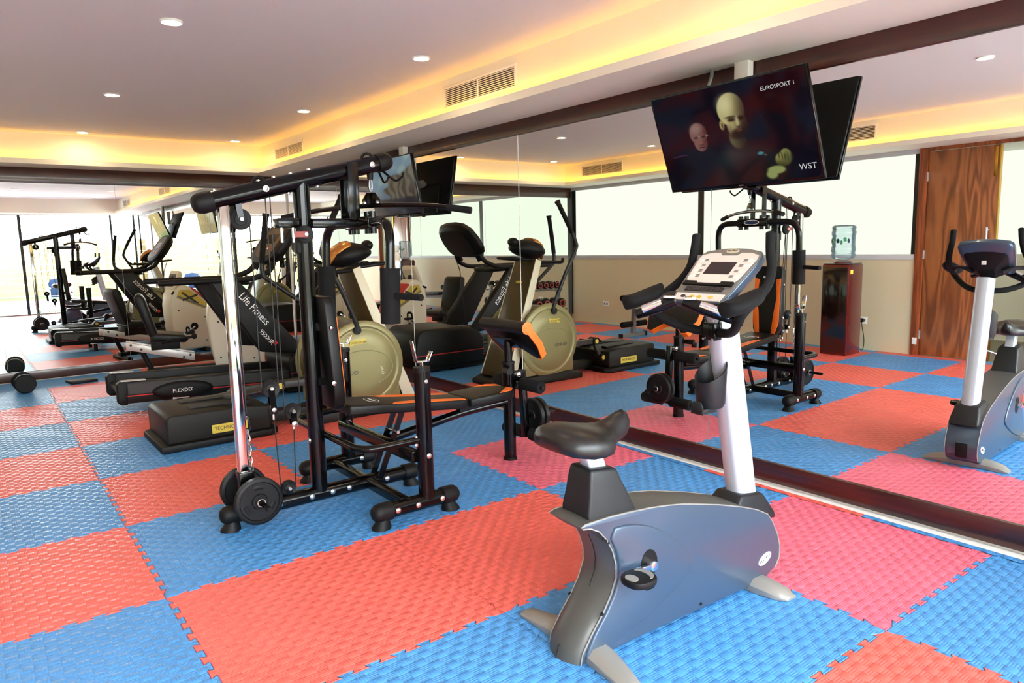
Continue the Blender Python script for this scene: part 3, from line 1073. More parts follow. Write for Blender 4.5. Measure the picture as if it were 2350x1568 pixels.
outl = [(-.118, 0), (-.06, -.004), (.06, -.004), (.118, 0), (.130, .03), (.152, .22), (.150, L - .03), (.132, L - .006), (.06, L + .010), (0, L + .013), (-.06, L + .010), (-.132, L - .006), (-.150, L - .03), (-.152, .22), (-.130, .03)]
cs_ = MB()
cs_.rings([[cpt(u, v, 0.0) for u, v in outl], [cpt(u * .99, v, -.030) for u, v in outl], [cpt(u * .80, .03 + v * .72, -.055) for u, v in outl]])
console = cs_.build('console', BIKEB, bk, bev=.007, seg=3, ang=30)
rim = [(u * .975, .006 + v * .965) for u, v in outl]
MB().rings([[cpt(u, v, -.002) for u, v in rim], [cpt(u, v, .0022) for u, v in rim]]).build('console_rim', PANELG, console)
face = [(-.108, .100), (.108, .100), (.124, .125), (.140, .24), (.136, L - .035), (.10, L - .022), (.052, L - .020), (.036, L - .036), (-.036, L - .036), (-.052, L - .020), (-.10, L - .022), (-.136, L - .035), (-.140, .24), (-.124, .125)]
MB().rings([[cpt(u, v, .001) for u, v in face], [cpt(u, v, .0042) for u, v in face]]).build('face_panel', PANELW, console)
low = [(-.112, .006), (.112, .006), (.116, .042), (-.116, .042)]
MB().rings([[cpt(u, v, .001) for u, v in low], [cpt(u, v, .0045) for u, v in low]]).build('key_panel', PANELW, console)


def cquad(name, u0, u1, v0, v1, h, m_, skew=0, th=.0015):
    return MB().rings([[cpt(u, v, h - th) for u, v in ((u0, v0), (u1, v0), (u1 - skew, v1), (u0 - skew, v1))], [cpt(u, v, h) for u, v in ((u0, v0), (u1, v0), (u1 - skew, v1), (u0 - skew, v1))]]).build(name, m_, console)


cquad('display', -.062, .062, .150, .218, .0052, LCD)
cquad('readout', -.092, .092, .056, .078, .0055, LCD)
for k in range(12):
    u = -.086 + k * .0156
    cquad('digit', u - .0062, u + .0062, .0585, .0755, .0060, INK, th=.0004)
cquad('ledge', .060, .118, .092, .106, .010, RUBBER, th=.008)
cquad('ledge', -.118, -.060, .092, .106, .010, RUBBER, th=.008)
cquad('ledge', -.118, .118, .084, .094, .012, RUBBER, th=.010)
for k in range(4):
    v = .228 - k * .030
    for s in (-1, 1):
        c = cpt(s * (.118 - k * .004), v, .0045)
        R_ = [[c + ux * .010 * math.cos(2 * PI * q / 14) + V((0, .010 * math.sin(2 * PI * q / 14), 0)) + un * h for q in range(14)] for h in (0, .0012)]
        MB().rings(R_).build('button', LABELW, console)
        for z in (-.004, .001, .006):
            cquad('print_line', s * (.094 - k * .004) - .009, s * (.094 - k * .004) + .009, v + z - .0013, v + z + .0013, .0047, INK, th=.0004)
for k, mm in ((.075, INK), (.03, INKY), (-.005, INKY), (-.06, INKY)):
    c = cpt(k, .024, .0046)
    R_ = [[c + ux * .007 * math.cos(2 * PI * q / 14) + V((0, .012 * math.sin(2 * PI * q / 14), 0)) + un * h for q in range(14)] for h in (0, .0012)]
    MB().rings(R_).build('button', mm, console)
c = cpt(0, L - .010, .0025)
MB().rings([[c + ux * .014 * math.cos(2 * PI * q / 20) + V((0, .030 * math.sin(2 * PI * q / 20), 0)) + un * h for q in range(20)] for h in (0, .003)]).build('badge', STONE, console)
lettering('lettering', 'MATRIX', .013, cpt(0, L - .010, .0060), (0, -1, 0), ux, INK, console)
# console back housing towards the mirror
MB().rings([[cpt(u * .82, .03 + v * .75, -.05) for u, v in outl], [cpt(u * .30, .05 + v * .30, -.105) for u, v in outl]]).build('back_housing', RUBBER, console, bev=.006)
MB().box(.36, .368, -.012, .012, 1.245, 1.270).build('back_emblem', LABELW, console)

# ------------------------------------------------------------------ multi gym
GY = 3.7
gm = thing('multi_gym', 'black tubular multi gym with bench, lat bar and orange trimmed pads', 'gym machine', (1.5, GY, 0))
r0 = .042


def gtube(name, pts, r=r0, m_=GLOSSK, n=16, parent=gm, **k):
    return MB().tube(pts, r, n, **k).build(name, m_, parent)


def capfoot(x, y, dx, parent):
    """rubber end cap with a flared foot under it"""
    c = MB()
    c.lathe((x - dx * .075, y, .085), (dx, 0, 0), [(0, r0 + .003), (0, r0 + .007), (.06, r0 + .007), (.085, r0 + .002), (.10, r0 * .75), (.107, r0 * .3)], 20)
    cap = c.build('end_cap', RUBBER, parent)
    f = MB()
    R_ = []
    for z, rr, dd in ((.001, .052, .012), (.012, .050, .010), (.034, .038, .002), (.055, .034, 0)):
        R_.append([(x - dx * .03 + dx * dd + rr * math.cos(2 * PI * k / 18), y + rr * .95 * math.sin(2 * PI * k / 18), z) for k in range(18)])
    f.rings(R_)
    f.build('rubber_foot', RUBBER, cap)


def bolt(p, d, parent=gm, r=.011):
    p, d = V(p), V(d).normalized()
    b_ = MB()
    b_.lathe(p - d * .002, d, [(0, r * 1.35), (.003, r * 1.35), (.003, r), (.008, r), (.011, r * .6)], 12)
    b_.build('bolt', ZINC, parent)


gtube('base_beam', [(.95, GY, .085), (2.06, GY, .085)])
capfoot(.95, GY, -1, gm)
capfoot(2.06, GY, 1, gm)
for y in (3.2, 4.18):
    gtube('side_foot', [(1.56, y, .085), (2.02, y, .085)])
    capfoot(1.56, y, -1, gm)
    capfoot(2.02, y, 1, gm)
    gtube('bench_upright', [(1.855, y, .10), (1.855, y, .80)], .043)
    MB().cyl((1.855, y, .79), (1.855, y, .812), .046).build('upright_collar', RUBBER, gm)
    hk = MB()
    hk.bar((1.855, y, .80), (1.855, y, .845), .030, .006)
    hk.bar((1.82, y, .842), (1.895, y, .842), .034, .006)
    hk.bar((1.822, y, .84), (1.80, y, .955), .034, .006)
    hk.bar((1.893, y, .84), (1.915, y, .89), .034, .006)
    hk.build('bar_hook', CHROME, gm, bev=.0015)
    s = -1 if y < GY else 1
    for x in (1.66, 1.78, 1.93):
        bolt((x, y - r0 + .001, .087), (0, -1, 0))
    bolt((1.855, y - .043, .34), (0, -1, 0))
    bolt((1.855, y - .043, .74), (0, -1, 0), r=.008)
MB().bar((1.75, 3.20, .085), (1.75, 4.18, .085), .05, .06, side=(1, 0, 0)).build('cross_beam', GLOSSK, gm, bev=.012, seg=3)
MB().bar((1.81, 3.22, .33), (1.81, 4.16, .33), .05, .07, side=(1, 0, 0)).build('cross_bar', GLOSSK, gm, bev=.012, seg=3)
ub = fillet([(1.83, 3.20, .425), (1.50, 3.215, .42), (1.50, 4.165, .42), (1.83, 4.18, .425)], .12, 7)
gtube('guard_hoop', ub, .020, n=12)
for p in ((1.80, 3.19, .445), (1.80, 4.19, .445), (1.80, 3.19, .40)):
    bolt(p, (0, 0, 1) if p[2] > .42 else (0, -1, 0), r=.008)
gtube('main_upright', [(1.46, GY, .10), (1.46, GY, 1.80)], .044)
for x in (1.22, 1.40, 1.52, 1.62, 1.86):
    bolt((x, GY - r0 + .001, .087), (0, -1, 0))
bolt((1.418, GY, .395), (-1, 0, 0), r=.014)
# top beam with rubber end caps
p0, p1 = V((.955, GY, 1.672)), V((1.955, GY, 1.918))
d = (p1 - p0).normalized()
gtube('top_beam', [p0, p1], .046)
for p, s in ((p0, -1), (p1, 1)):
    MB().lathe(p - d * s * .05, d * s, [(0, .047), (0, .052), (.05, .052), (.075, .046), (.09, .034), (.097, .012)], 20).build('end_cap', RUBBER, gm)
def onbeam(x):
    return p0 + d * ((x - p0.x) / d.x)
nb = V((-d.z, 0, d.x))
for x in (1.03, 1.25, 1.33, 1.42, 1.52):
    bolt(onbeam(x) + nb * .046, nb, r=.009)
for x in (1.38, 1.54):
    bolt(onbeam(x) - nb * .046, -nb, r=.009)
for x in (1.26, 1.86, 1.74):
    bolt(onbeam(x) + V((0, -.046, 0)), (0, -1, 0), r=.0115 if x != 1.74 else .009)
for x in (1.25, 1.86):   # pulley wheels set in the beam: their rims rise above it
    MB().torus(onbeam(x) + nb * .028, (0, 1, 0), .036, .008, 20, 8).build('pulley_rim', RUBBER, gm)
# chrome guide rail and the sliding carriage
MB().bar((1.055, GY, .13), (1.055, GY, 1.68), .050, .055).build('guide_rail', CHROME, gm, bev=.012, seg=4)
car = MB()
car.bar((1.062, GY, .105), (1.062, GY, .30), .075, .080)
car.cyl((1.085, 3.45, .165), (1.085, 3.95, .165), .0125)
carriage = car.build('carriage', GLOSSK, gm, bev=.006)
for y, s in ((3.475, -1), (3.925, 1)):
    MB().lathe((1.085, y, .165), (0, s, 0), [(0, .0125), (.05, .0125), (.055, .016), (.065, .012)], 12).build('bar_tip', RUBBER, carriage)
    MB().torus((1.085, 3.7 + s * .166, .165), (0, 1, 0), .019, .0035, 16, 6).build('spring_clip', ZINC, carriage)


def pulley(c, ax=(0, 1, 0), R_=.045, parent=gm):
    p = MB()
    p.lathe(V(c) - V(ax) * .012, ax, [(0, .010), (0, R_ * .55), (.004, R_ * .60), (.003, R_ * .82), (0, R_), (.006, R_), (.012, R_ * .86), (.018, R_), (.024, R_), (.021, R_ * .82), (.020, R_ * .60), (.024, R_ * .55), (.024, .01)], 24)
    o = p.build('pulley', RUBBER, parent)
    MB().lathe(V(c) - V(ax) * .03, ax, [(0, .009), (.006, .013), (.055, .013), (.06, .009)], 10).build('axle_bolt', ZINC, o)
    return o


def plates(c, p, parent=gm, y=.017):
    """two cheek plates holding a pulley, from its axle to p"""
    m_ = MB()
    for s in (-1, 1):
        m_.bar(V(c) + V((0, s * y, 0)), V(p) + V((0, s * y, 0)), .003, .030)
    m_.build('pulley_bracket', GLOSSK, parent)


pulley((1.135, GY, 1.595), R_=.053)
plates((1.135, GY, 1.595), (1.125, GY, 1.68))
pulley((1.43, GY - .085, 1.515), R_=.046)
MB().bar((1.37, GY - .108, 1.515), (1.44, GY - .108, 1.515), .004, .030).build('pulley_bracket', REDRING, gm)
pulley((1.225, GY, .715))
plates((1.225, GY, .715), (1.232, GY, .60))
MB().bar((1.23, GY, .625), (1.232, GY, .575), .030, .034).build('pulley_link', GLOSSK, gm, bev=.004)
pulley((1.335, GY, .575), R_=.043)
plates((1.335, GY, .575), (1.338, GY, .50))
pulley((1.285, GY, .155), R_=.042)
plates((1.285, GY, .155), (1.285, GY, .10))
bolt((1.232, GY - .02, .60), (0, -1, 0), r=.009)
bolt((1.336, GY - .02, .505), (0, -1, 0), r=.012)
for a, b_ in (((1.180, GY, 1.595), (1.180, GY, .715)), ((1.268, GY, 1.74), (1.268, GY, .715)), ((1.092, GY, 1.595), (1.092, GY, .60)),
              ((1.292, GY, 1.745), (1.292, GY, .575)), ((1.378, GY - .05, 1.50), (1.378, GY, .575)),
              ((1.232, GY, .575), (1.245, GY, .155)), ((1.338, GY, .50), (1.326, GY, .155))):
    MB().tube([a, b_], .0032, 6).build('cable', CABLE, gm)
for x, z in ((1.232, .545), (1.337, .475)):
    MB().cyl((x, GY, z), (x, GY, z + .03), .007, n=8).build('cable_ferrule', ZINC, gm)
# chain with a snap hook on the weight carriage
cz = .60
sn = MB()
pts = [(1.092 + .016 * math.sin(2 * PI * k / 16) * (1.15 if math.cos(2 * PI * k / 16) < 0 else .6), GY, .545 + .038 * math.cos(2 * PI * k / 16)) for k in range(16)]
sn.tube(pts, .0042, 6, closed=True)
sn.build('snap_hook', CHROME, gm)
for k in range(8):
    z = .497 - k * .029
    x = 1.092 + .001 * k
    if k % 2:
        pts = [(x + .0085 * math.sin(2 * PI * q / 12), GY, z + .020 * math.cos(2 * PI * q / 12)) for q in range(12)]
    else:
        pts = [(x, GY + .0085 * math.sin(2 * PI * q / 12), z + .020 * math.cos(2 * PI * q / 12)) for q in range(12)]
    MB().tube(pts, .0034, 5, closed=True).build('chain_link', ZINC, gm)
# butterfly arms: hanging plates, pivot beam, arms with foam pads
for y in (GY - .056, GY + .056):
    MB().bar((1.735, y, 1.60), (1.735, y, 1.90), .008, .062, side=(0, 1, 0)).build('hanger_plate', GLOSSK, gm, bev=.002)
MB().bar((1.50, GY, 1.575), (1.80, GY, 1.575), .052, .052).build('pivot_beam', GLOSSK, gm, bev=.01, seg=3)
MB().bar((1.305, GY - .02, 1.575), (1.42, GY - .02, 1.575), .09, .050).build('rear_block', GLOSSK, gm, bev=.006)
for x in (1.325, 1.385):
    MB().cyl((x, GY - .05, 1.55), (x, GY - .05, 1.475), .009, n=8).build('u_bolt', ZINC, gm)
hubx = MB()
hubx.bar((1.80, GY - .15, 1.575), (1.80, GY + .15, 1.575), .075, .068, side=(1, 0, 0))
hub = hubx.build('pivot_hub', GLOSSK, gm, bev=.008)
MB().prism(oval(GY, 1.577, .075, .022, 24), 1.837, 1.8405, 'yz').build('badge', LABELW, hub)
MB().prism(oval(GY, 1.577, .068, .017, 24), 1.838, 1.8415, 'yz').build('badge_inlay', CHAIRB, hub)
for s in (-1, 1):
    for yy in (.075, .135):
        MB().cyl((1.80, GY + s * yy, 1.515), (1.80, GY + s * yy, 1.635), .020, n=12).build('hub_pin', GLOSSK, hub)
    bolt((1.80, GY + s * .105, 1.614), (0, 0, 1), r=.011)
    arm = fillet([(1.795, GY + s * .14, 1.575), (1.76, GY + s * .405, 1.575), (1.735, GY + s * .405, 1.05)], .15, 9)
    am = gtube('butterfly_arm', arm, .025, n=14)
    MB().tube([(1.7375, GY + s * .405, 1.045), (1.748, GY + s * .405, 1.33)], .052, 18).build('foam_pad', FOAMK, am)
    MB().cyl((1.745, GY + s * .44, 1.19), (1.80, GY + s * .625, 1.185), .017).build('hand_grip', FOAMK, am)
MB().bar((1.44, GY, 1.415), (1.44, GY, 1.50), .06, .06).build('stop_block', RUBBER, gm, bev=.006)
# lat pull-down bar hanging from a carabiner
lc = V((1.865, GY, 1.70))
MB().cyl((1.865, GY, 1.865), (1.865, GY, 1.815), .020, .016).build('cable_stop', RUBBER, gm)
pts = [(1.865 + .010 * math.sin(2 * PI * k / 14), GY, 1.785 + .034 * math.cos(2 * PI * k / 14)) for k in range(14)]
MB().tube(pts, .004, 6, closed=True).build('snap_hook', CHROME, gm)
LA = V((-.53, .85, 0)).normalized()
lp = MB()
pl = [(-.058, -.035), (.058, -.035), (.058, .005), (.028, .045), (-.028, .045), (-.058, .005)]
lp.rings([[lc + LA * a + V((0, 0, b_)) + V((LA.y, -LA.x, 0)) * h for a, b_ in pl] for h in (-.004, .004)])
bar_ = spline([lc + LA * q + V((0, 0, z)) for q, z in ((-.60, -.075), (-.40, -.045), (-.2, -.032), (0, -.028), (.2, -.032), (.40, -.045), (.60, -.075))], 4)
latbar = thing('lat_bar', 'long black lat pull-down bar hanging from the high front end of the multi gym', 'gym bar', tuple(lc))
MB().tube(bar_, .0135, 12).build('bar', GLOSSK, latbar)
lp.build('hanger_plate', GLOSSK, latbar, bev=.001)
for q in (-1, 1):
    MB().tube([lc + LA * .47 * q + V((0, 0, -.054)), lc + LA * .61 * q + V((0, 0, -.077))], .0185, 12).build('rubber_grip', FOAMK, latbar)
    bolt(lc + LA * .042 * q + V((0, 0, -.012)) + V((LA.y, -LA.x, 0)) * (-.004), V((-LA.y, LA.x, 0)), latbar, r=.009)
for s in (-1, 1):
    hk = spline([(1.93, GY + s * .02, 1.868), (1.965, GY + s * .05, 1.83), (1.99, GY + s * .07, 1.81), (2.02, GY + s * .085, 1.83), (2.03, GY + s * .09, 1.855)], 5)
    gtube('bar_hanger', hk, .0065, n=8)


# padded parts
def pad(name, cen, ex, ey, ez, poly, th, parent=gm, m_=VINYL, bev=.012):
    """upholstered pad: poly in (ex, ey), thickness along ez"""
    ex, ey, ez = V(ex).normalized(), V(ey).normalized(), V(ez).normalized()
    cen = V(cen)
    return MB().rings([[cen + ex * a + ey * b_ + ez * h for a, b_ in poly] for h in (-th / 2, th / 2)]).build(name, m_, parent, bev=bev, seg=3, ang=45)


def padstrip(cen, ex, ey, ez, poly, h, parent, m_=ORANGE, th=.004):
    ex, ey, ez = V(ex).normalized(), V(ey).normalized(), V(ez).normalized()
    cen = V(cen)
    return MB().rings([[cen + ex * a + ey * b_ + ez * q for a, b_ in poly] for q in (h - th, h)]).build('orange_panel', m_, parent, bev=.002)


# backrest on the upright: faces the mirror, orange side panels
bx = V((.065, 0, -1)).normalized()
bn = V((1, 0, .065)).normalized()
bc = V((1.540, GY, .875))
P = [(-.31, -.115), (-.31, .115), (-.27, .138), (.20, .138), (.27, .13), (.31, .105), (.31, -.105), (.27, -.13), (.20, -.138), (-.27, -.138)]
bp_ = pad('back_pad', bc, bx, (0, 1, 0), bn, P, .065)
for s in (-1, 1):
    Q = [(-.19, s * .085), (-.20, s * .132), (.20, s * .132), (.30, s * .102), (.30, s * .06), (.12, s * .075), (-.02, s * .098)]
    padstrip(bc, bx, (0, 1, 0), bn, Q, .036, bp_)
for z in (.72, 1.02):
    bolt((1.525, GY - .137, z), (0, -1, 0), r=.010)
MB().prism(oval(GY, 1.085, .05, .014, 20), 1.556, 1.562, 'yz').build('badge', LABELW, bp_)
for z in (.72, 1.02):
    MB().bar((1.46, GY, z), (1.525, GY, z), .08, .04).build('pad_bracket', GLOSSK, gm)
# bench: long pad and seat pad on a cranked beam
a, b_ = V((1.60, GY, .555)), V((2.395, GY, .468))
ex = (b_ - a).normalized()
ez = V((-ex.z, 0, ex.x))
cen = (a + b_) / 2
Lh = (b_ - a).length / 2
P = [(-Lh, -.135), (-Lh + .02, -.145), (Lh - .05, -.145), (Lh, -.13), (Lh, .13), (Lh - .05, .145), (-Lh + .02, .145), (-Lh, .135)]
bpd = pad('bench_pad', cen, ex, (0, 1, 0), ez, P, .058)
for s in (-1, 1):
    padstrip(cen, ex, (0, 1, 0), ez, [(-.14, s * .144), (Lh - .03, s * .138), (Lh - .01, s * .085), (.05, s * .07), (-.10, s * .095)], .0305, bpd)
MB().rings([[cen + ex * (-.20 + .036 * math.cos(q * PI / 10)) + V((0, .075 * math.sin(q * PI / 10), 0)) + ez * h for q in range(20)] for h in (.028, .0300)]).build('badge', LABELW, bpd)
MB().rings([[cen + ex * (-.20 + .031 * math.cos(q * PI / 10)) + V((0, .068 * math.sin(q * PI / 10), 0)) + ez * h for q in range(20)] for h in (.0285, .0306)]).build('badge_inlay', VINYL, bpd)
lettering('lettering', 'FITNESS', .022, cen + ex * -.20 + ez * .031, (0, -1, 0), ex, LABELW, bpd)
sc_ = V((2.585, GY, .475))
P = [(-.18, -.135), (-.16, -.145), (.13, -.145), (.18, -.11), (.18, .11), (.13, .145), (-.16, .145), (-.18, .135)]
sex = V((1, 0, .03)).normalized()
sez = V((-.03, 0, 1)).normalized()
spd = pad('seat_pad', sc_, sex, (0, 1, 0), sez, P, .058)
for s in (-1, 1):
    padstrip(sc_, sex, (0, 1, 0), sez, [(.04, s * .143), (.13, s * .143), (.178, s * .10), (.176, s * .03), (.14, s * .06), (.08, s * .11)], .0305, spd)
gtube('bench_beam', fillet([(2.80, GY, .405), (2.42, GY, .385), (1.84, GY, .30)], .1, 5), .027, n=14)
MB().bar((2.40, GY, .40), (2.74, GY, .437), .05, .03).build('seat_rail', GLOSSK, gm)
for y in (GY - .045, GY + .045):
    MB().bar((1.985, y, .50), (1.81, y, .10), .008, .036).build('support_strut', GLOSSK, gm)
MB().cyl((1.93, GY - .07, .36), (1.93, GY + .07, .36), .010, n=10).build('adjust_pin', ZINC, gm)
gtube('front_leg', [(2.805, GY, .004), (2.805, GY, .66)], .041)
MB().cyl((2.805, GY, .001), (2.805, GY, .02), .046).build('rubber_foot', RUBBER, gm)
MB().cyl((2.805, GY, .655), (2.805, GY, .668), .044).build('leg_collar', RUBBER, gm)
gtube('curl_post', [(2.805, GY, .62), (2.805, GY, .83)], .028)
MB().cyl((2.76, GY - .02, .62), (2.74, GY - .10, .62), .018, .022, n=10).build('adjust_knob', RUBBER, gm)
# preacher curl pad: roll at the rear edge, face sloping towards the mirror
ce = V((.62, 0, -.78)).normalized()       # down the face
cn = V((.78, 0, .62)).normalized()        # outwards
cc = V((2.865, GY, .815))
P = [(-.13, -.235), (-.13, .235), (.02, .245), (.135, .20), (.14, .15), (.105, .105), (.07, .06), (.06, 0), (.07, -.06), (.105, -.105), (.14, -.15), (.135, -.20), (.02, -.245)]
cp_ = pad('curl_pad', cc, ce, (0, 1, 0), cn, P, .06, bev=.014)
MB().tube([cc + ce * -.125 + V((0, -.235, 0)) + cn * -.005, cc + ce * -.125 + V((0, .235, 0)) + cn * -.005], .042, 16).build('roll', VINYL, cp_)
for s in (-1, 1):
    MB().lathe(cc + ce * -.125 + V((0, s * .2335, 0)) + cn * -.005, (0, s, 0), [(0, .041), (.003, .041), (.004, .036)], 18).build('orange_end', ORANGE, cp_)
    E_ = [(-.13, s * .2365), (.02, s * .2465), (.135, s * .2015)]
    MB().rings([[cc + ce * aa + V((0, yy + s * .002, 0)) + cn * h for aa, yy in E_] + [cc + ce * aa + V((0, yy - s * .01, 0)) + cn * h for aa, yy in reversed(E_)] for h in (-.026, .022)]).build('orange_side', ORANGE, cp_)
low_ = [(.135, .20), (.14, .15), (.105, .105), (.07, .06), (.06, 0), (.07, -.06), (.105, -.105), (.14, -.15), (.135, -.20)]
MB().rings([[cc + ce * (aa + .003) + V((0, yy, 0)) + cn * h for aa, yy in low_] + [cc + ce * (aa - .008) + V((0, yy, 0)) + cn * h for aa, yy in reversed(low_)] for h in (-.026, .022)]).build('orange_side', ORANGE, cp_)
MB().bar((2.80, GY - .1, .80), (2.80, GY + .1, .80), .10, .012, side=(1, 0, -.8)).build('pad_bracket', GLOSSK, gm)
# leg developer
MB().bar((2.915, GY, .60), (2.94, GY, .13), .05, .045).build('leg_developer', GLOSSK, gm, bev=.008)
MB().bar((2.82, GY, .57), (2.925, GY, .57), .06, .05).build('leg_pivot', GLOSSK, gm, bev=.008)
bolt((2.87, GY - .03, .575), (0, -1, 0), r=.012)
for x, z in ((2.885, .515), (2.955, .155)):
    MB().cyl((x, GY - .26, z), (x, GY + .26, z), .012, n=10).build('roller_bar', GLOSSK, gm)
    for s in (-1, 1):
        R_ = MB().lathe((x, GY + s * .045, z), (0, s, 0), [(0, .03), (.004, .042), (.19, .042), (.198, .036), (.198, .01)], 18).build('foam_roller', FOAMK, gm)
MB().cyl((2.93, GY, .27), (3.20, GY, .27), .0125, n=12).build('plate_peg', GLOSSK, gm)
MB().torus((3.085, GY, .27), (1, 0, 0), .019, .0035, 16, 6).build('spring_clip', ZINC, gm)


# weight plates
def weight_plate(c, ax, R_, th, lb, grp):
    t = thing('weight_plate', lb, 'weight plate', c, 0, grp)
    ax = V(ax)
    b_ = MB()
    b_.lathe(V(c) - ax * th / 2, ax, [(0, .015), (0, R_ * .30), (th * .18, R_ * .34), (th * .18, R_ * .80), (0, R_ * .84), (0, R_ * .95), (th * .12, R_), (th * .88, R_), (th, R_ * .95), (th, R_ * .84), (th * .82, R_ * .80), (th * .82, R_ * .34), (th, R_ * .30), (th, .015)], 36)
    d_ = b_.build('disc', IRON, t)
    a = V((0, 0, 1))
    c2 = ax.cross(a)
    for k in range(3):
        q = PI / 2 + k * 2 * PI / 3
        pts = []
        for w_ in range(-4, 5):
            ang = q + w_ * .085
            pts.append(V(c) + (a * math.sin(ang) + c2 * math.cos(ang)) * R_ * .60)
        s_ = MB()
        for sg in (-1, 1):
            s_.tube([p + ax * sg * (th * .33) for p in pts], R_ * .085, 6, flat=.3)
        s_.build('grip_slot', RUBBER, t)
    return t


weight_plate((1.085, 3.575, .165), (0, 1, 0), .122, .038, 'black weight plate on the near end of the gym carriage bar', 'weight plates on the multi gym')
weight_plate((1.085, 3.825, .165), (0, 1, 0), .122, .038, 'black weight plate half hidden on the far end of the gym carriage bar', 'weight plates on the multi gym')
weight_plate((3.005, GY, .27), (1, 0, 0), .118, .034, 'inner black weight plate on the leg developer peg', 'weight plates on the multi gym')
weight_plate((3.050, GY, .27), (1, 0, 0), .118, .034, 'outer black weight plate on the leg developer peg facing the mirror', 'weight plates on the multi gym')

# ------------------------------------------------------------------ treadmill
TY0_, TY1_ = 6.93, 7.58
td = thing('treadmill', 'charcoal treadmill with slanted uprights and an oval plate on its deck side', 'treadmill', (2.1, 7.25, 0))
for y, s in ((TY0_, -1), (TY1_, 1)):
    ya, yb = (y, y + .085) if s < 0 else (y - .085, y)
    rl = MB().prism([(1.0, .125), (2.62, .065), (2.62, .255), (1.0, .315)], ya, yb).build('side_rail', TREADK, td, bev=.008)
    yo = y + s * .001
    MB().prism([(1.05, .205), (2.60, .148), (2.60, .238), (1.05, .298)], min(yo, yo - s * .004), max(yo, yo - s * .004) + (.001)).build('grey_panel', TREADG, rl)
    MB().prism([(1.03, .186), (2.60, .128), (2.60, .137), (1.03, .195)], min(yo, yo + s * .0012), max(yo, yo + s * .0012)).build('red_stripe', INKR, rl)
    MB().prism([(.965, .135), (.985, .115), (1.04, .113), (1.05, .305), (1.03, .322), (.985, .318), (.965, .295)], ya - .004, yb + .004).build('tail_cap', RUBBER, td, bev=.008, seg=3)
    MB().prism([(1.0, .3235), (1.20, .315), (1.20, .320), (1.0, .3285)], ya + .006, yb - .006).build('rail_end_plate', CAPS, td)
    # oval plate
    R_ = []
    for h, q in ((0, 1.0), (.018, .97), (.030, .80), (.034, .5)):
        R_.append([(1.50 + .262 * q * math.cos(2 * PI * k / 32), y + s * h, .188 - .035 * math.cos(2 * PI * k / 32) * q * .26 + .082 * q * math.sin(2 * PI * k / 32)) for k in range(32)])
    ovp = MB().rings(R_).build('oval_plate', RUBBER, td, sharp=60)
    lettering('lettering', 'FLEXDECK', .048, (1.51, y + s * .0345, .188), (-s, 0, .035 * s), (0, 0, 1), INKW, ovp, sxy=(.95, 1))
    # slanted upright
    up_ = MB().prism([(2.22, .46), (2.64, .40), (2.66, .44), (2.06, 1.15), (1.80, 1.15)], y - .045 if s < 0 else y - .045, y + .045).build('upright', TREADK, td, bev=.014, seg=3)
    ty = y + s * .046
    dx = V((-.58, 0, .72)).normalized() * -1
    ey = V((.72, 0, .58)).normalized()
    if s > 0:
        dx = -dx
    c_ = V((2.18, ty, .80)) + ey * .03
    lettering('lettering', 'Life Fitness', .105, c_ + V((-.02, 0, .06)), dx, (V((.72, 0, .58))), INKW, up_, sxy=(.82, 1))
    lettering('lettering', '9500HR', .060, V((2.28, ty, .60)), dx, V((.72, 0, .58)), INKW, up_, sxy=(.9, 1))
    q0 = V((2.36, ty, .535))
    ddx, dde = V((.58, 0, -.72)).normalized(), V((.72, 0, .58)).normalized()
    MB().rings([[q0 + ddx * a + dde * b_ + V((0, s * h, 0)) for a, b_ in ((-.02, -.02), (.02, -.02), (.02, .02), (-.02, .02))] for h in (-.001, .001)]).build('red_patch', INKR, up_)
    # handrail
    MB().tube(fillet([(1.38, y, 1.165), (2.22, y, 1.165), (2.40, y + s * -.04, 1.24), (2.46, y - s * .08, 1.38)], .1, 6), .027, 12).build('handrail', RUBBER, td)
    MB().ell((1.38, y, 1.165), .015, .027, .027).build('rail_end', RUBBER, td)
    MB().cyl((1.47, y + s * -.03, .0), (1.47, y + s * -.03, .12), .026, n=12).build('rear_foot', RUBBER, td)
    MB().box(1.40, 1.54, y - .03, y + .03, .115, .135).build('foot_plate', CAPS, td)
MB().prism([(1.0, .235), (2.70, .175), (2.70, .19), (1.0, .25)], TY0_ + .085, TY1_ - .085).build('belt', BELT, td)
MB().cyl((1.02, TY0_ + .09, .215), (1.02, TY1_ - .09, .215), .036).build('roller', BELT, td)
MB().prism([(2.50, .06), (3.36, .05), (3.43, .10), (3.44, .20), (3.40, .44), (3.32, .505), (2.80, .50), (2.58, .46), (2.48, .34)], TY0_ - .05, TY1_ + .05).build('motor_hood', TREADK, td, bev=.035, seg=4)
hd = MB().prism([(2.50, .205), (3.43, .205), (3.43, .215), (2.50, .215)], TY0_ - .0525, TY1_ + .0525).build('hood_stripe', INKR, td)
MB().box(2.46, 3.30, TY0_ - .02, TY1_ + .02, .02, .07).build('base_frame', RUBBER, td)
for x in (2.9,):
    for y in (TY0_ + .05, TY1_ - .05):
        MB().cyl((x, y, 0), (x, y, .04), .03, n=12).build('front_foot', RUBBER, td)
MB().tube(fillet([(2.00, TY0_ + .02, 1.15), (2.20, TY0_ + .10, 1.13), (2.20, TY1_ - .10, 1.13), (2.00, TY1_ - .02, 1.15)], .1, 6), .026, 12).build('cross_handle', RUBBER, td)
cu_ = V((.29, 0, .40)).normalized()
cn_ = V((-.40, 0, .29)).normalized()
cc_ = V((2.52, 7.255, 1.48))
P = [(-.26, -.17), (-.30, -.10), (-.31, .04), (-.28, .17), (-.20, .245), (-.08, .27), (.08, .27), (.20, .245), (.28, .17), (.31, .04), (.30, -.10), (.26, -.17), (.14, -.22), (-.14, -.22)]
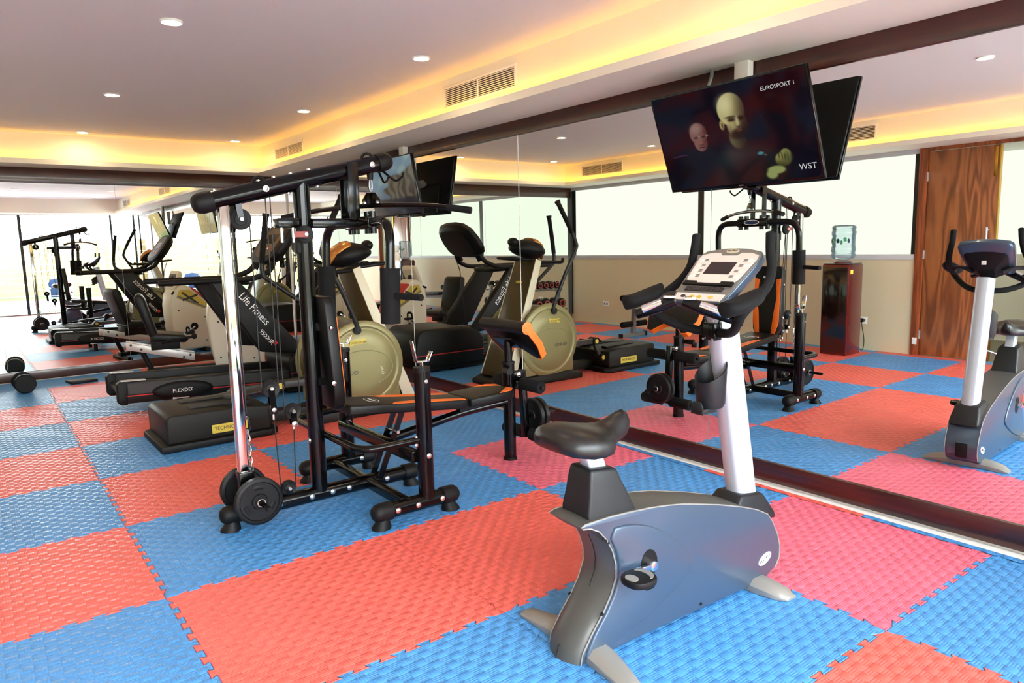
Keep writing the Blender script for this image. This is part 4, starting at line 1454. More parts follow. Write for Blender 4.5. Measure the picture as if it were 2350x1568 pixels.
cns = MB().rings([[cc_ + V((0, a * 1.2, 0)) + cu_ * b_ + cn_ * h for a, b_ in P] for h in (.035, -.02)] + [[cc_ + V((0, a * .95, 0)) + cu_ * b_ * .8 + cn_ * -.075 for a, b_ in P]]).build('console', RUBBER, td, bev=.014, seg=3, ang=25)
MB().rings([[cc_ + V((0, a * .8, 0)) + cu_ * (b_ * .8 + .01) + cn_ * h for a, b_ in P] for h in (.034, .038)]).build('console_face', OLIVED, cns)
MB().rings([[cc_ + V((0, a, 0)) + cu_ * b_ + cn_ * h for a, b_ in ((-.14, .0), (.14, .0), (.14, .11), (-.14, .11))] for h in (.037, .041)]).build('display', LCD, cns)
for k in range(5):
    q = cc_ + V((0, -.14 + k * .07, 0)) + cu_ * -.06
    MB().rings([[q + V((0, .02 * math.cos(a * PI / 6), 0)) + cu_ * .014 * math.sin(a * PI / 6) + cn_ * h for a in range(12)] for h in (.036, .042)]).build('button', INKW if k % 2 else INKR, cns)
for y in (7.05, 7.46):
    MB().tube([(2.40, y, 1.25), (2.44, y, 1.32)], .03, 10).build('console_support', RUBBER, td)
MB().tube([(2.62, 7.255, 1.30), (2.56, 7.255, 1.14), (2.50, 7.255, .50)], .006, 6).build('console_cable', CABLE, td)

# ------------------------------------------------------------------ elliptical trainer
EY = 5.80
el = thing('elliptical_trainer', 'olive elliptical trainer with a big round shroud and black moving handles', 'elliptical', (2.3, EY, 0))
# rear crank housing with skirt
MB().prism([(1.00, 5.44), (1.80, 5.44), (1.86, 5.50), (1.86, 6.10), (1.80, 6.16), (1.08, 6.16), (1.00, 6.08)], .002, .055, 'xy').build('rear_skirt', RUBBER, el, bev=.012)
rb = MB().prism([(1.05, .05), (1.80, .05), (1.80, .235), (1.62, .255), (1.08, .265), (1.05, .24)], 5.48, 6.12).build('rear_housing', ELLK, el, bev=.015, seg=3)
MB().prism([(1.36, .085), (1.62, .085), (1.62, .15), (1.36, .15)], 5.4765, 5.4785).build('label', INKY, rb)
lettering('lettering', 'TECHNOGYM', .038, (1.49, 5.4755, .118), (1, 0, 0), (0, 0, 1), INK, rb, sxy=(.95, 1))
MB().box(1.25, 1.70, 5.62, 5.70, .245, .27).build('pedal_slot', RUBBER, rb)
MB().box(1.25, 1.70, 5.90, 5.98, .245, .27).build('pedal_slot', RUBBER, rb)
MB().box(1.82, 2.60, EY - .07, EY + .07, .03, .12).build('centre_rail', ELLK, el, bev=.01)
MB().prism([(2.18, .0), (3.22, .0), (3.22, .05), (3.10, .09), (2.40, .10), (2.18, .06)], 5.50, 6.10).build('front_base', ELLK, el, bev=.015)
# shrouds
wc_ = V((2.63, 0, .445))
MB().lathe((wc_.x, 5.56, wc_.z), (0, 1, 0), [(0, .355), (.48, .355)], 40).build('drive_drum', OLIVED, el)
for s in (-1, 1):
    y = EY + s * .24
    R_ = [(0, .30), (0, .372), (.025, .385), (.045, .380), (.055, .36), (.058, .335), (.050, .325), (.050, .31), (.058, .30), (.062, .18), (.062, .01)]
    sh_ = MB().lathe((wc_.x, y, wc_.z), (0, s, 0), R_, 48).build('round_shroud', OLIVE, el)
    MB().prism([(2.30, .10), (2.98, .10), (2.96, .30), (2.63, .445), (2.30, .28)], min(y, y + s * .04), max(y, y + s * .04)).build('shroud_skirt', OLIVE, el, bev=.006)
    yy = y + s * .062
    # curved relief line and lettering
    pts = [(wc_.x - .02 + .29 * math.cos(a), yy, wc_.z - .03 + .16 * math.sin(a)) for a in [math.radians(q) for q in range(-60, 150, 10)]]
    MB().tube(pts, .005, 6, flat=.5).build('relief_line', OLIVE, sh_)
    lettering('lettering', 'GLIDEX 600', .050, (wc_.x - .08, yy + s * .0005, wc_.z - .055), (-s, 0, .08 * s), (0, 0, 1), INK, sh_, sxy=(1.05, .9))
    lettering('lettering', 'XT PRO', .040, (wc_.x + .16, yy + s * .0005, wc_.z - .03), (-.25 * s, 0, -1 if s < 0 else -1), (1 if s < 0 else -1, 0, -.2), STONE, sh_)
    lb_ = [(-.09, -.012), (.05, -.012), (.05, -.022), (.09, -.022), (.09, .022), (-.05, .022), (-.05, .030), (-.09, .03)]
    MB().prism([(wc_.x - .05 - s * a * -1 * .8, wc_.z + .20 + b_) for a, b_ in lb_], min(yy - .001, yy + s * .002), max(yy - .001, yy + s * .002)).build('label', INKY, sh_)
    lettering('lettering', 'TECHNOGYM', .026, (wc_.x - .05, yy + s * .003, wc_.z + .200), (-s, 0, 0), (0, 0, 1), INK, sh_)
# slanted column, cream edges, bronze faces
cb0, cb1 = V((3.10, EY, .08)), V((2.665, EY, 1.27))
cd = (cb1 - cb0).normalized()
cp = V((cd.z, 0, -cd.x))
R_ = []
for t_, hw_, th_ in ((0, .22, .11), (.5, .19, .085), (1, .165, .072)):
    c = cb0.lerp(cb1, t_)
    R_.append([c + V((0, -hw_, 0)) - cp * th_ / 2, c + V((0, -hw_, 0)) + cp * th_ / 2, c + V((0, hw_, 0)) + cp * th_ / 2, c + V((0, hw_, 0)) - cp * th_ / 2])
colm = MB().rings(R_).build('column', OLIVED, el, bev=.012)
for s in (-1, 1):
    R2 = []
    for t_, hw_, th_ in ((0, .22, .115), (.5, .19, .09), (1, .165, .077)):
        c = cb0.lerp(cb1, t_)
        R2.append([c + V((0, s * hw_, 0)) - cp * th_ / 2, c + V((0, s * hw_, 0)) + cp * th_ / 2, c + V((0, s * (hw_ + .012), 0)) + cp * th_ / 2, c + V((0, s * (hw_ + .012), 0)) - cp * th_ / 2])
    MB().rings(R2).build('cream_edge', STONE, colm, bev=.005)
q = cb0.lerp(cb1, .80)
MB().rings([[q + V((0, .05 * math.cos(a * PI / 10), 0)) + cd * .014 * math.sin(a * PI / 10) + cp * h for a in range(20)] for h in (.036, .046)]).build('label', INKY, colm)
# console pod
R_ = []
for x, hwd, zt, zb in ((2.50, .05, 1.36, 1.31), (2.53, .12, 1.42, 1.29), (2.60, .16, 1.475, 1.27), (2.70, .165, 1.49, 1.29), (2.80, .14, 1.47, 1.33), (2.86, .08, 1.44, 1.36), (2.875, .03, 1.42, 1.38)):
    R_.append([(x, EY + hwd * math.cos(2 * PI * k / 18), (zt + zb) / 2 + (zt - zb) / 2 * math.sin(2 * PI * k / 18)) for k in range(18)])
cne = MB().rings(R_).build('console', RUBBER, el, sharp=70)
R_ = []
for x, hwd, zt in ((2.485, .03, 1.345), (2.50, .075, 1.385), (2.55, .115, 1.445), (2.62, .13, 1.487), (2.66, .11, 1.495)):
    R_.append([(x, EY + hwd * math.cos(2 * PI * k / 18), zt - .035 + .042 * math.sin(2 * PI * k / 18)) for k in range(18)])
MB().rings(R_).build('console_face', GOLD, cne, sharp=70)
MB().ell((2.86, EY, 1.46), .05, .07, .045).build('console_head', RUBBER, cne)
MB().tube(fillet([(2.62, EY - .16, 1.25), (2.40, EY - .24, 1.24), (2.36, EY - .20, 1.27)], .06, 5), .018, 10).build('fixed_handle', RUBBER, el)
MB().tube(fillet([(2.62, EY + .16, 1.25), (2.40, EY + .24, 1.24), (2.36, EY + .20, 1.27)], .06, 5), .018, 10).build('fixed_handle', RUBBER, el)
MB().tube(fillet([(2.70, EY - .10, 1.27), (2.98, EY - .14, 1.30), (2.98, EY + .14, 1.30), (2.70, EY + .10, 1.27)], .06, 5), .014, 10).build('bottle_rail', RUBBER, el)
# moving handles (near one swung forward, far one back), pivots at the shroud tops
for pts, nm in (([(2.58, 5.505, .74), (2.58, 5.50, .80), (2.45, 5.475, 1.10), (2.31, 5.46, 1.36), (2.30, 5.46, 1.44), (2.38, 5.48, 1.62), (2.50, 5.50, 1.84)], 'n'),
                ([(2.58, 6.095, .74), (2.58, 6.10, .80), (2.36, 6.11, .97), (2.08, 6.12, 1.18), (2.03, 6.12, 1.25), (2.04, 6.12, 1.40), (2.09, 6.12, 1.72)], 'f')):
    pth = spline(pts, 5)
    ml = MB().tube(pth, .020, 12).build('moving_handle', BIKEK, el)
    MB().tube(pth[-8:], .024, 12).build('grip', FOAMK, ml)
    MB().cyl(V(pth[-1]), V(pth[-1]) + (V(pth[-1]) - V(pth[-2])).normalized() * .025, .029, .030, n=14).build('grip_end', RUBBER, ml)
    y = pts[0][1]
    MB().cyl((2.58, y - .02, .75), (2.58, y + .02, .75), .035, n=16).build('pivot', RUBBER, ml)
# pedal arms and pedals
for s, zr, xr in ((-1, .36, 1.92), (1, .28, 1.70)):
    y = EY + s * .20
    MB().bar((xr, y, zr), (2.62, EY + s * .27, .36 if s < 0 else .30), .05, .055).build('pedal_arm', TREADG, el, bev=.01)
    MB().bar((xr, y - s * .0, zr), (xr - .10, y, .17), .045, .05).build('crank_arm', TREADG, el, bev=.01)
    jo = MB().cyl((xr, y + s * -.05, zr), (xr, y + s * .05, zr), .042, n=18).build('joint', RUBBER, el)
    MB().cyl((xr, y + s * .05, zr), (xr, y + s * .054, zr), .024, n=14).build('yellow_cap', INKY, jo)
    jo = MB().cyl((xr - .10, y - .05, .17), (xr - .10, y + .05, .17), .042, n=18).build('joint', RUBBER, el)
    MB().cyl((xr - .10, y + s * .05, .17), (xr - .10, y + s * .054, .17), .024, n=14).build('yellow_cap', INKY, jo)
    pdl = MB()
    pdl.prism([(xr - .42, zr - .045), (xr - .06, zr - .02), (xr - .02, zr + .03), (xr - .06, zr - .005), (xr - .42, zr - .03)], y - .07, y + .07)
    pdl.build('pedal', BIKEK, el, bev=.006)

# ------------------------------------------------------------------ recumbent bikes (two alike, facing the mirror wall)
def recumbent(yc, lb, dx=0.0):
    t = thing('recumbent_bike', lb, 'exercise bike', (2.0, 8.84, 0), math.radians(-11), local=True)
    X = lambda v: dx + (v if v < 2.25 else 2.25 + (v - 2.25) * .84)
    P = [(2.30, .05), (2.90, .05), (2.94, .12), (2.98, .40), (2.99, .56), (2.93, .66), (2.80, .78), (2.68, .88), (2.56, .96), (2.46, .99), (2.34, .95), (2.26, .86), (2.23, .70), (2.24, .40)]
    P = [(X(a), b_) for a, b_ in P]
    sh = MB().prism(P, yc - .14, yc + .14).build('shroud', RECW, t, bev=.03, seg=4)
    MB().prism([(X(a), b_) for a, b_ in [(2.97, .40), (2.985, .54), (2.94, .63), (2.82, .745), (2.69, .855), (2.60, .915), (2.62, .935), (2.70, .885), (2.83, .775), (2.95, .665), (3.0, .56), (2.99, .40)]], yc - .144, yc + .144).build('red_edge', INKR, t, bev=.002)
    for s in (-1, 1):
        y = yc + s * .1405
        c = MB().prism([(X(a), b_) for a, b_ in ((2.34, .80), (2.80, .62), (2.86, .64), (2.84, .70), (2.58, .90), (2.40, .91))], min(y, y + s * .001), max(y, y + s * .001)).build('decal', INKY, sh)
        for a0, b0, a1, b1 in ((2.44, .87, 2.70, .70), (2.44, .76, 2.70, .83), (2.36, .82, 2.82, .64)):
            MB().bar((X(a0), y + s * .0015, b0), (X(a1), y + s * .0015, b1), .001, .028).build('decal_stroke', INK if a0 > 2.4 else GREYM, sh)
        MB().cyl((X(2.60), yc + s * .135, .38), (X(2.60), yc + s * .16, .38), .05, n=18).build('crank_hub', RUBBER, t)
        ph = .7 if s < 0 else .7 + PI
        tp = V((X(2.60) + .15 * math.cos(ph), yc + s * .17, .38 + .13 * math.sin(ph)))
        MB().bar((X(2.60), yc + s * .165, .38), tp, .016, .03).build('crank', CHROME, t, bev=.003)
        pdl = MB().box(tp.x - .05, tp.x + .05, tp.y + s * .06 - .045, tp.y + s * .06 + .045, tp.z - .014, tp.z + .014).build('pedal', RUBBER, t, bev=.006)
        MB().tube(fillet([(tp.x - .02, tp.y + s * .06 - .045, tp.z), (tp.x - .02, tp.y + s * .06 - .045, tp.z + .08), (tp.x - .02, tp.y + s * .06 + .045, tp.z + .08), (tp.x - .02, tp.y + s * .06 + .045, tp.z)], .03, 4), .008, 8, flat=2).build('toe_strap', RUBBER, pdl)
        for px_, pz_ in ((2.36, .2), (2.36, .62), (2.8, .16), (2.8, .5)):
            MB().cyl((X(px_), y - s * .002, pz_), (X(px_), y + s * .003, pz_), .011, n=10).build('screw', INK, sh)
        # seat rail: pale alloy beam each side
        rl = MB().prism([(X(1.37), .365), (X(2.06), .185), (X(2.07), .272), (X(1.37), .452)], min(yc + s * .06, yc + s * .10), max(yc + s * .06, yc + s * .10)).build('seat_rail', CAPS, t, bev=.006)
        for a, b_ in ((1.42, .415), (2.02, .255), (1.52, .36), (1.95, .235)):
            MB().cyl((X(a), yc + s * .099, b_), (X(a), yc + s * .104, b_), .014, n=10).build('screw', INK, rl)
        # side handle with knob
        MB().tube(spline([(X(1.74), yc + s * .16, .42), (X(1.84), yc + s * .22, .45), (X(1.98), yc + s * .24, .47), (X(2.06), yc + s * .24, .48)], 4), .016, 8).build('side_handle', RUBBER, t)
        MB().ell((X(2.07), yc + s * .24, .485), .03, .03, .035).build('handle_knob', RUBBER, t)
    MB().box(X(1.56), X(2.80), yc - .05, yc + .05, .06, .12).build('base_beam', ELLK, t, bev=.01)
    MB().tube([(X(1.50), yc, .38), (X(1.62), yc, .08)], .028, 10).build('rear_strut', RUBBER, t)
    MB().tube([(X(1.60), yc - .26, .035), (X(1.60), yc + .26, .035)], .034, 12).build('rear_foot', RUBBER, t)
    MB().tube([(X(2.76), yc - .24, .035), (X(2.76), yc + .24, .035)], .034, 12).build('front_foot', RUBBER, t)
    MB().prism([(X(1.62), .45), (X(1.98), .41), (X(2.02), .45), (X(1.98), .50), (X(1.68), .54), (X(1.62), .50)], yc - .19, yc + .19).build('seat', VINYL, t, bev=.03, seg=3)
    MB().prism([(X(1.62), .48), (X(1.71), .48), (X(1.60), .94), (X(1.55), .99), (X(1.49), .96), (X(1.50), .88)], yc - .18, yc + .18).build('backrest', VINYL, t, bev=.03, seg=3)
    MB().box(X(1.62), X(1.92), yc - .12, yc + .12, .34, .46).build('seat_carriage', RUBBER, t, bev=.01)
    # console on a mast
    MB().bar((X(2.46), yc, .94), (X(2.38), yc, 1.10), .08, .05).build('console_mast', BIKEK, t, bev=.01)
    cn2 = MB().prism([(X(2.30), .92), (X(2.36), .90), (X(2.48), 1.12), (X(2.46), 1.17), (X(2.42), 1.18)], yc - .14, yc + .14).build('console', RECW, t, bev=.02, seg=3)
    MB().bar((X(2.316), yc, .96), (X(2.40), yc, 1.13), .20, .012).build('display', LCD, cn2)
    for s in (-1, 1):
        MB().tube([(X(2.34), yc + s * .10, .90), (X(2.26), yc + s * .17, .86)], .014, 8).build('handle', RUBBER, cn2)
    return t


recumbent(0.0, 'ivory recumbent bike between the treadmill and the back mirror', -2.0)

# ------------------------------------------------------------------ televisions
def clamp01(x):
    return max(0., min(1., x))


def sm(e0, e1, x):
    t_ = clamp01((x - e0) / (e1 - e0))
    return t_ * t_ * (3 - 2 * t_)


def mixc(a, b_, f):
    return tuple(p * (1 - f) + q * f for p, q in zip(a, b_))


def ellf(u, v, cu, cv, ru, rv, soft=.15):
    return 1 - sm(1 - soft, 1 + soft, math.hypot((u - cu) / ru, (v - cv) / rv))


def n2(u, v):
    return (math.sin(u * 13.1 + v * 7.3) + math.sin(u * 5.7 - v * 17.9 + 1.3) + math.sin(u * 29 + v * 23 + .4) * .5) / 2.5


def snooker(u, v):
    """two men in a dark hall; u to the right, v downwards"""
    c = mixc((13, 9, 22), (34, 6, 12), sm(-.2, .5, math.sin(u * 9 + v * 3.5)))
    c = mixc(c, (8, 8, 20), sm(.15, .6, math.sin(u * 4 - v * 7 + 2)))
    # seated man at the back: head, glasses, dark jacket
    c = mixc(c, (22, 14, 18), ellf(u, v, .27, .86, .17, .30))
    lt2 = 1 - sm(.27, .345, u)
    sk2 = mixc((84, 46, 44), (128, 92, 84), lt2)
    c = mixc(c, sk2, max(ellf(u, v, .285, .43, .062, .115, .08), ellf(u, v, .290, .53, .048, .085, .1)))
    c = mixc(c, (156, 134, 128), ellf(u, v, .275, .375, .040, .045, .9) * .7)
    for gx in (.262, .316):
        g_ = math.hypot((u - gx) / .024, (v - .465) / .026)
        if .78 < g_ < 1.08:
            c = mixc(c, (120, 104, 100), .6)
        c = mixc(c, (34, 24, 26), ellf(u, v, gx, .468, .012, .010, .6) * .8)
    if abs(v - .457) < .004 and (.284 < u < .294 or .335 < u < .35):
        c = mixc(c, (160, 150, 150), .7)
    c = mixc(c, (142, 96, 84), ellf(u, v, .292, .515, .010, .035, .8) * .7)
    c = mixc(c, (58, 26, 26), ellf(u, v, .292, .575, .024, .007, .5) * .85)
    c = mixc(c, (44, 20, 22), ellf(u, v, .292, .548, .016, .006, .6) * .6)
    # man in front: dark teal shirt, head lit from the left
    c = mixc(c, (24, 31, 35), ellf(u, v, .575, .90, .23, .30, .25))
    c = mixc(c, (42, 56, 58), ellf(u, v, .49, .70, .085, .10, .9) * .7)
    c = mixc(c, (26, 14, 16), ellf(u, v, .62, .98, .20, .20, .4) * .6)
    lit = 1 - sm(.50, .64, u + (v - .3) * .10)
    skin = mixc((46, 40, 30), (196, 186, 128), lit)
    c = mixc(c, mixc(skin, (30, 28, 22), .55), ellf(u, v, .545, .53, .056, .11, .12))
    hd_ = max(ellf(u, v, .533, .25, .088, .165, .06), ellf(u, v, .556, .40, .066, .135, .08))
    c = mixc(c, skin, hd_)
    c = mixc(c, (226, 220, 170), ellf(u, v, .497, .19, .042, .075, .95) * .75)
    c = mixc(c, (176, 160, 108), ellf(u, v, .458, .385, .015, .048, .3))
    c = mixc(c, (90, 74, 48), ellf(u, v, .460, .39, .007, .028, .5))
    c = mixc(c, (40, 34, 26), ellf(u, v, .523, .322, .034, .013, .6) * .75)
    c = mixc(c, (24, 20, 16), ellf(u, v, .526, .350, .024, .016, .6) * .9)
    c = mixc(c, (24, 20, 16), ellf(u, v, .588, .345, .020, .022, .6) * .95)
    c = mixc(c, (208, 196, 140), ellf(u, v, .561, .375, .010, .050, .7) * .75)
    c = mixc(c, (52, 40, 30), ellf(u, v, .566, .425, .015, .010, .6) * .8)
    bd = ellf(u, v, .560, .495, .056, .052, .4) * .9 + ellf(u, v, .605, .45, .022, .08, .5) * .6
    c = mixc(c, (22, 19, 16), min(1, bd))
    c = mixc(c, (120, 72, 60), ellf(u, v, .563, .462, .020, .009, .6) * .75)
    c = mixc(c, (60, 50, 36), ellf(u, v, .500, .46, .020, .06, .9) * .5)
    # raised hand and forearm
    c = mixc(c, mixc((70, 70, 36), (150, 148, 84), sm(.86, .76, v)), max(ellf(u, v, .795, .80, .046, .070, .15), ellf(u, v, .815, .75, .030, .05, .2)))
    c = mixc(c, (96, 98, 56), ellf(u, v, .825, .78, .026, .06, .6) * .8)
    c = mixc(c, (150, 160, 96), max(ellf(u, v, .745, .895, .055, .040, .2), ellf(u, v, .715, .935, .035, .045, .3)))
    for k in range(4):
        c = mixc(c, (44, 42, 28), ellf(u, v, .775 + k * .017, .755 + k * .012, .0035, .035, .6) * .8)
    c = mixc(c, (80, 170, 180), ellf(u, v, .668, .715, .020, .014, .3) * .8)
    c = mixc(c, (150, 140, 140), ellf(u, v, .695, .735, .008, .008, .4) * .6)
    if v < .74 and abs(u - .12) < .05 and abs(v - .64 + u * .03) < .004:
        c = mixc(c, (96, 50, 90), .8)
    return c


def cliff(u, v):
    c = mixc((96, 122, 140), (124, 146, 148), sm(-.3, .8, n2(u * 1.2, v * 1.2)))
    c = mixc(c, (60, 74, 96), sm(.45, .75, v) * .8)
    edge = .50 + .10 * math.sin(v * 9) + .05 * math.sin(v * 31) - .25 * (v - .3)
    top_ = .20 + .05 * math.sin(u * 11) + .10 * (1 - u)
    f = sm(edge - .03, edge + .03, u) * sm(top_ - .02, top_ + .05, v)
    rk = mixc((58, 54, 50), (96, 84, 66), sm(-.6, .6, math.sin(u * 46 + n2(u, v) * 3)))
    c = mixc(c, rk, f)
    c = mixc(c, (30, 30, 40), sm(.68, .74, v))
    c = mixc(c, (62, 66, 92), ellf(u, v, .45, .86, .14, .07, .9) * .7)
    return c


def screen_mat(name, es):
    m = mat(name, (6, 6, 8), rough=.08, spec=.35)
    t = m.node_tree
    at = t.nodes.new('ShaderNodeAttribute')
    at.attribute_name = 'picture'
    b = t.nodes['Principled BSDF']
    t.links.new(at.outputs['Color'], b.inputs['Emission Color'])
    b.inputs['Emission Strength'].default_value = es
    return m


TVTXT = emitter('screen_caption', (226, 226, 226), .17)


def television(cen, tilt, yaw_, w_, pic, lb, es, txt, post_z):
    t = thing('television', lb, 'television', cen)
    cen = V(cen)
    h_ = w_ * .575
    nv = V((-math.cos(yaw_) * math.cos(tilt), -math.sin(yaw_) * math.cos(tilt), -math.sin(tilt)))
    r_ = V((0, 0, 1)).cross(nv).normalized()
    u_ = nv.cross(r_)

    def pt(a, b_, h=0.0):
        return cen + r_ * a * w_ / 2 + u_ * b_ * h_ / 2 + nv * h
    def slab(a0, a1, b0, b1, h0, h1):
        P = [(a0, b0), (a1, b0), (a1, b1), (a0, b1)]
        return MB().rings([[pt(a, b_, h0) for a, b_ in P], [pt(a, b_, h1) for a, b_ in P]])
    case = slab(-1, 1, -1, 1, -.018, 0).build('case', GLOSSK, t, bev=.003)
    slab(-.99, .99, -.985, .985, -.034, -.018).build('back_cover', RUBBER, t, bev=.006)
    slab(-.62, .62, -.95, .05, -.058, -.034).build('back_bulge', RUBBER, t, bev=.012)
    for k in range(6):
        slab(.66 + k * .03, .675 + k * .03, -.9, -.45, -.0365, -.034).build('vent_slot', IRON, t)
    nx, ny = 224, 128
    vs_, fs_, cols = [], [], []
    for j in range(ny + 1):
        for i in range(nx + 1):
            u, v = i / nx, j / ny
            vs_.append(pt((u * 2 - 1) * .975, (1 - v * 2) * .955 + .012, .0012))
            cols.append(pic(u, v))
    for j in range(ny):
        for i in range(nx):
            a = j * (nx + 1) + i
            fs_.append((a, a + nx + 1, a + nx + 2, a + 1))
    sc_m = MB().add(vs_, fs_)
    so = sc_m.build('screen', screen_mat('screen_picture_%d' % int(cen.y), es), t)
    at = so.data.color_attributes.new('picture', 'FLOAT_COLOR', 'POINT')
    buf = []
    for c in cols:
        buf += [*lin(c), 1.0]
    at.data.foreach_set('color', buf)
    for body_, a, b_, sz, m_ in txt:
        lettering('lettering', body_, sz, pt(a, b_, .0022), r_, u_, m_, so, depth=.0002, sxy=(1.05, 1))
    slab(-.03, .03, -.985, -.965, 0, .0015).build('maker_mark', GREYM, t)
    slab(-.05, .05, -1.03, -1.0, -.016, -.004).build('receiver_bump', RUBBER, t)
    # arm between post and set
    bc_ = pt(0, .05, -.058)
    MB().bar(bc_ + nv * .004, V((3.565, cen.y, bc_.z + .04)), .10, .05).build('tilt_bracket', GREYM, t)
    return t


POSTW = .036
tv1 = television((3.509, 2.498, 2.013), .368, -.02, 1.027, snooker, 'large wall television showing two men, nearest the camera above the exercise bike', .17,
                 [('EUROSPORT 1', .66, .74, .030, TVTXT), ('WST', .84, -.74, .046, TVTXT)], 2.1)
tv2 = television((3.473, 6.426, 2.025), .168, -.02, .986, cliff, 'farther wall television showing a grey cliff landscape, behind the multi gym', .19, [], 2.1)
for y, x in ((2.50, 3.625), (6.45, 3.635)):
    t = thing('television_post', 'white square ceiling post holding the ' + ('nearer television with two men' if y < 3 else 'farther television with the cliff picture'), 'bracket', (x, y, ZS), group='television ceiling posts')
    MB().box(x - .03, x + .025, y - .045, y + .045, 2.05, ZS).build('post', WHITE, t, bev=.004)
t = tag(MB().tube(spline([(3.60, 2.70, 2.425), (3.595, 2.70, 2.38), (3.58, 2.72, 2.30), (3.56, 2.72, 2.2)], 5), .011, 8).build('cable_conduit', GREYM), 'grey flexible cable conduit dropping from the soffit behind the nearer television', 'conduit')
rebase(t, (3.60, 2.70, 2.425))

# ------------------------------------------------------------------ water dispenser and jug
DX0, DX1, DYa, DYb = -1.34, -.99, 4.26, 4.59
ds = thing('water_dispenser', 'tall dark maroon water dispenser cabinet by the window wall', 'water dispenser', ((DX0 + DX1) / 2, (DYa + DYb) / 2, 0))
MB().box(DX0, DX1, DYa, DYb, .0, 1.10).build('cabinet', DISPR, ds, bev=.012)
MB().box(DX1 - .002, DX1 + .006, DYa + .012, DYb - .012, .03, 1.07).build('front_door', DISPK, ds, bev=.004)
MB().box(DX0 + .01, DX1 - .01, DYa + .01, DYb - .01, 1.10, 1.115).build('top_plate', DISPK, ds, bev=.004)
MB().lathe((-1.165, 4.425, 1.112), (0, 0, 1), [(0, .11), (.02, .105), (.035, .07)], 24).build('jug_collar', DISPR, ds)
MB().box(DX1 - .10, DX1 - .05, DYa - .002, DYa + .004, .99, 1.035).build('indicator', ORLED, ds)
MB().tube(spline([(DX0, 4.34, .20), (DX0 - .08, 4.30, .04), (DX0 - .18, 4.31, .03), (DX0 - .24, 4.33, .14), (XL + .05, 4.37, .30), (XL + .04, 4.39, .37)], 6), .005, 6).build('power_cord', CABLE, ds)
MB().box(XL + .012, XL + .05, 4.37, 4.42, .35, .40).build('plug', RUBBER, ds, bev=.004)
jg = thing('water_jug', 'clear blue ribbed water jug upside down on the maroon dispenser', 'water jug', (-1.165, 4.425, 1.147))
pr = [(0, .03), (.0, .05), (.03, .125), (.05, .135), (.075, .138), (.085, .130), (.10, .130), (.11, .138), (.16, .138), (.17, .131), (.30, .131), (.31, .138), (.35, .138), (.36, .130), (.375, .130), (.385, .137), (.41, .132), (.425, .11), (.428, .02)]
MB().lathe((-1.165, 4.425, 1.147), (0, 0, 1), pr, 32).build('bottle', JUG, jg)
for k in range(7):
    a = -.9 + k * .3
    c = V((-1.165 + .1335 * math.cos(a), 4.425 + .1335 * math.sin(a), 1.147 + .235 + .02 * math.sin(k * 2.1)))
    e1, e3 = V((-math.sin(a), math.cos(a), 0)), V((math.cos(a), math.sin(a), 0))
    P = [(-.018, -.022), (.016, -.026), (.022, .012), (.004, .030), (-.016, .016)]
    MB().rings([[c + e1 * p * (.7 + .3 * (k % 2)) + V((0, 0, q)) + e3 * h for p, q in P] for h in (-.001, .002)]).build('label_print', GREENL if k % 3 else CHAIRB, jg)

# outlets on the window wall
def outlet(y, z, lb):
    t = thing('wall_outlet', lb, 'outlet', (XL, y, z), group='white wall outlets')
    MB().box(XL, XL + .010, y - .07, y + .07, z - .045, z + .045).build('plate', LABELW, t, bev=.004)
    for q in (-.03, .03):
        MB().box(XL + .009, XL + .0115, y + q - .018, y + q + .018, z - .018, z + .018).build('socket', GREYM, t)


outlet(8.95, .35, 'white double wall outlet low on the beige wall near the far corner')
outlet(4.40, .375, 'white wall outlet behind the dispenser with its plug in')

MB().box(XL + .02, XL + .026, DY1 - .075, DY1 - .025, .13, .21).build('frame_outlet', LABELW, dr)  # small white outlet plate on the door frame

# ------------------------------------------------------------------ dumbbells, rack, benches, floor slab
def dumbbell_parts(t, ln, R_, face):
    MB().cyl((-ln / 2, 0, 0), (ln / 2, 0, 0), .015, n=12).build('handle', CHROME, t)
    for s in (-1, 1):
        hd_ = MB().lathe((s * ln / 2 * .55, 0, 0), (s, 0, 0), [(0, .02), (0, R_ * .9), (.012, R_), (ln * .20, R_), (ln * .24, R_ * .9), (ln * .24, .01)], 20).build('head', RUBBER, t)
        if face:
            MB().torus((s * (ln / 2 * .55 + ln * .24), 0, 0), (1, 0, 0), R_ * .62, R_ * .16, 20, 6).build('ring', face, hd_)


d0 = thing('dumbbell', 'black rubber dumbbell lying on the blue mat by the back mirror', 'dumbbell', (.40, 9.10, .10), math.radians(93), local=True)
dumbbell_parts(d0, .30, .10, None)
for o in d0.children:
    if o.name.startswith('head'):
        s = 1 if o.data.vertices[0].co.x > 0 else -1
        MB().torus((s * .115, 0, 0), (1, 0, 0), .094, .005, 24, 6).build('rim', GREYM, o)
t = tag(MB().prism([(.80, 9.40), (.84, 9.18), (1.10, 9.20), (1.07, 9.42)], .0, .03, 'xy').build('floor_slab', IRON, bev=.006), 'flat black slab on the mat beside the baseboard of the back mirror', 'slab')
rebase(t, (1.0, 9.3, 0))

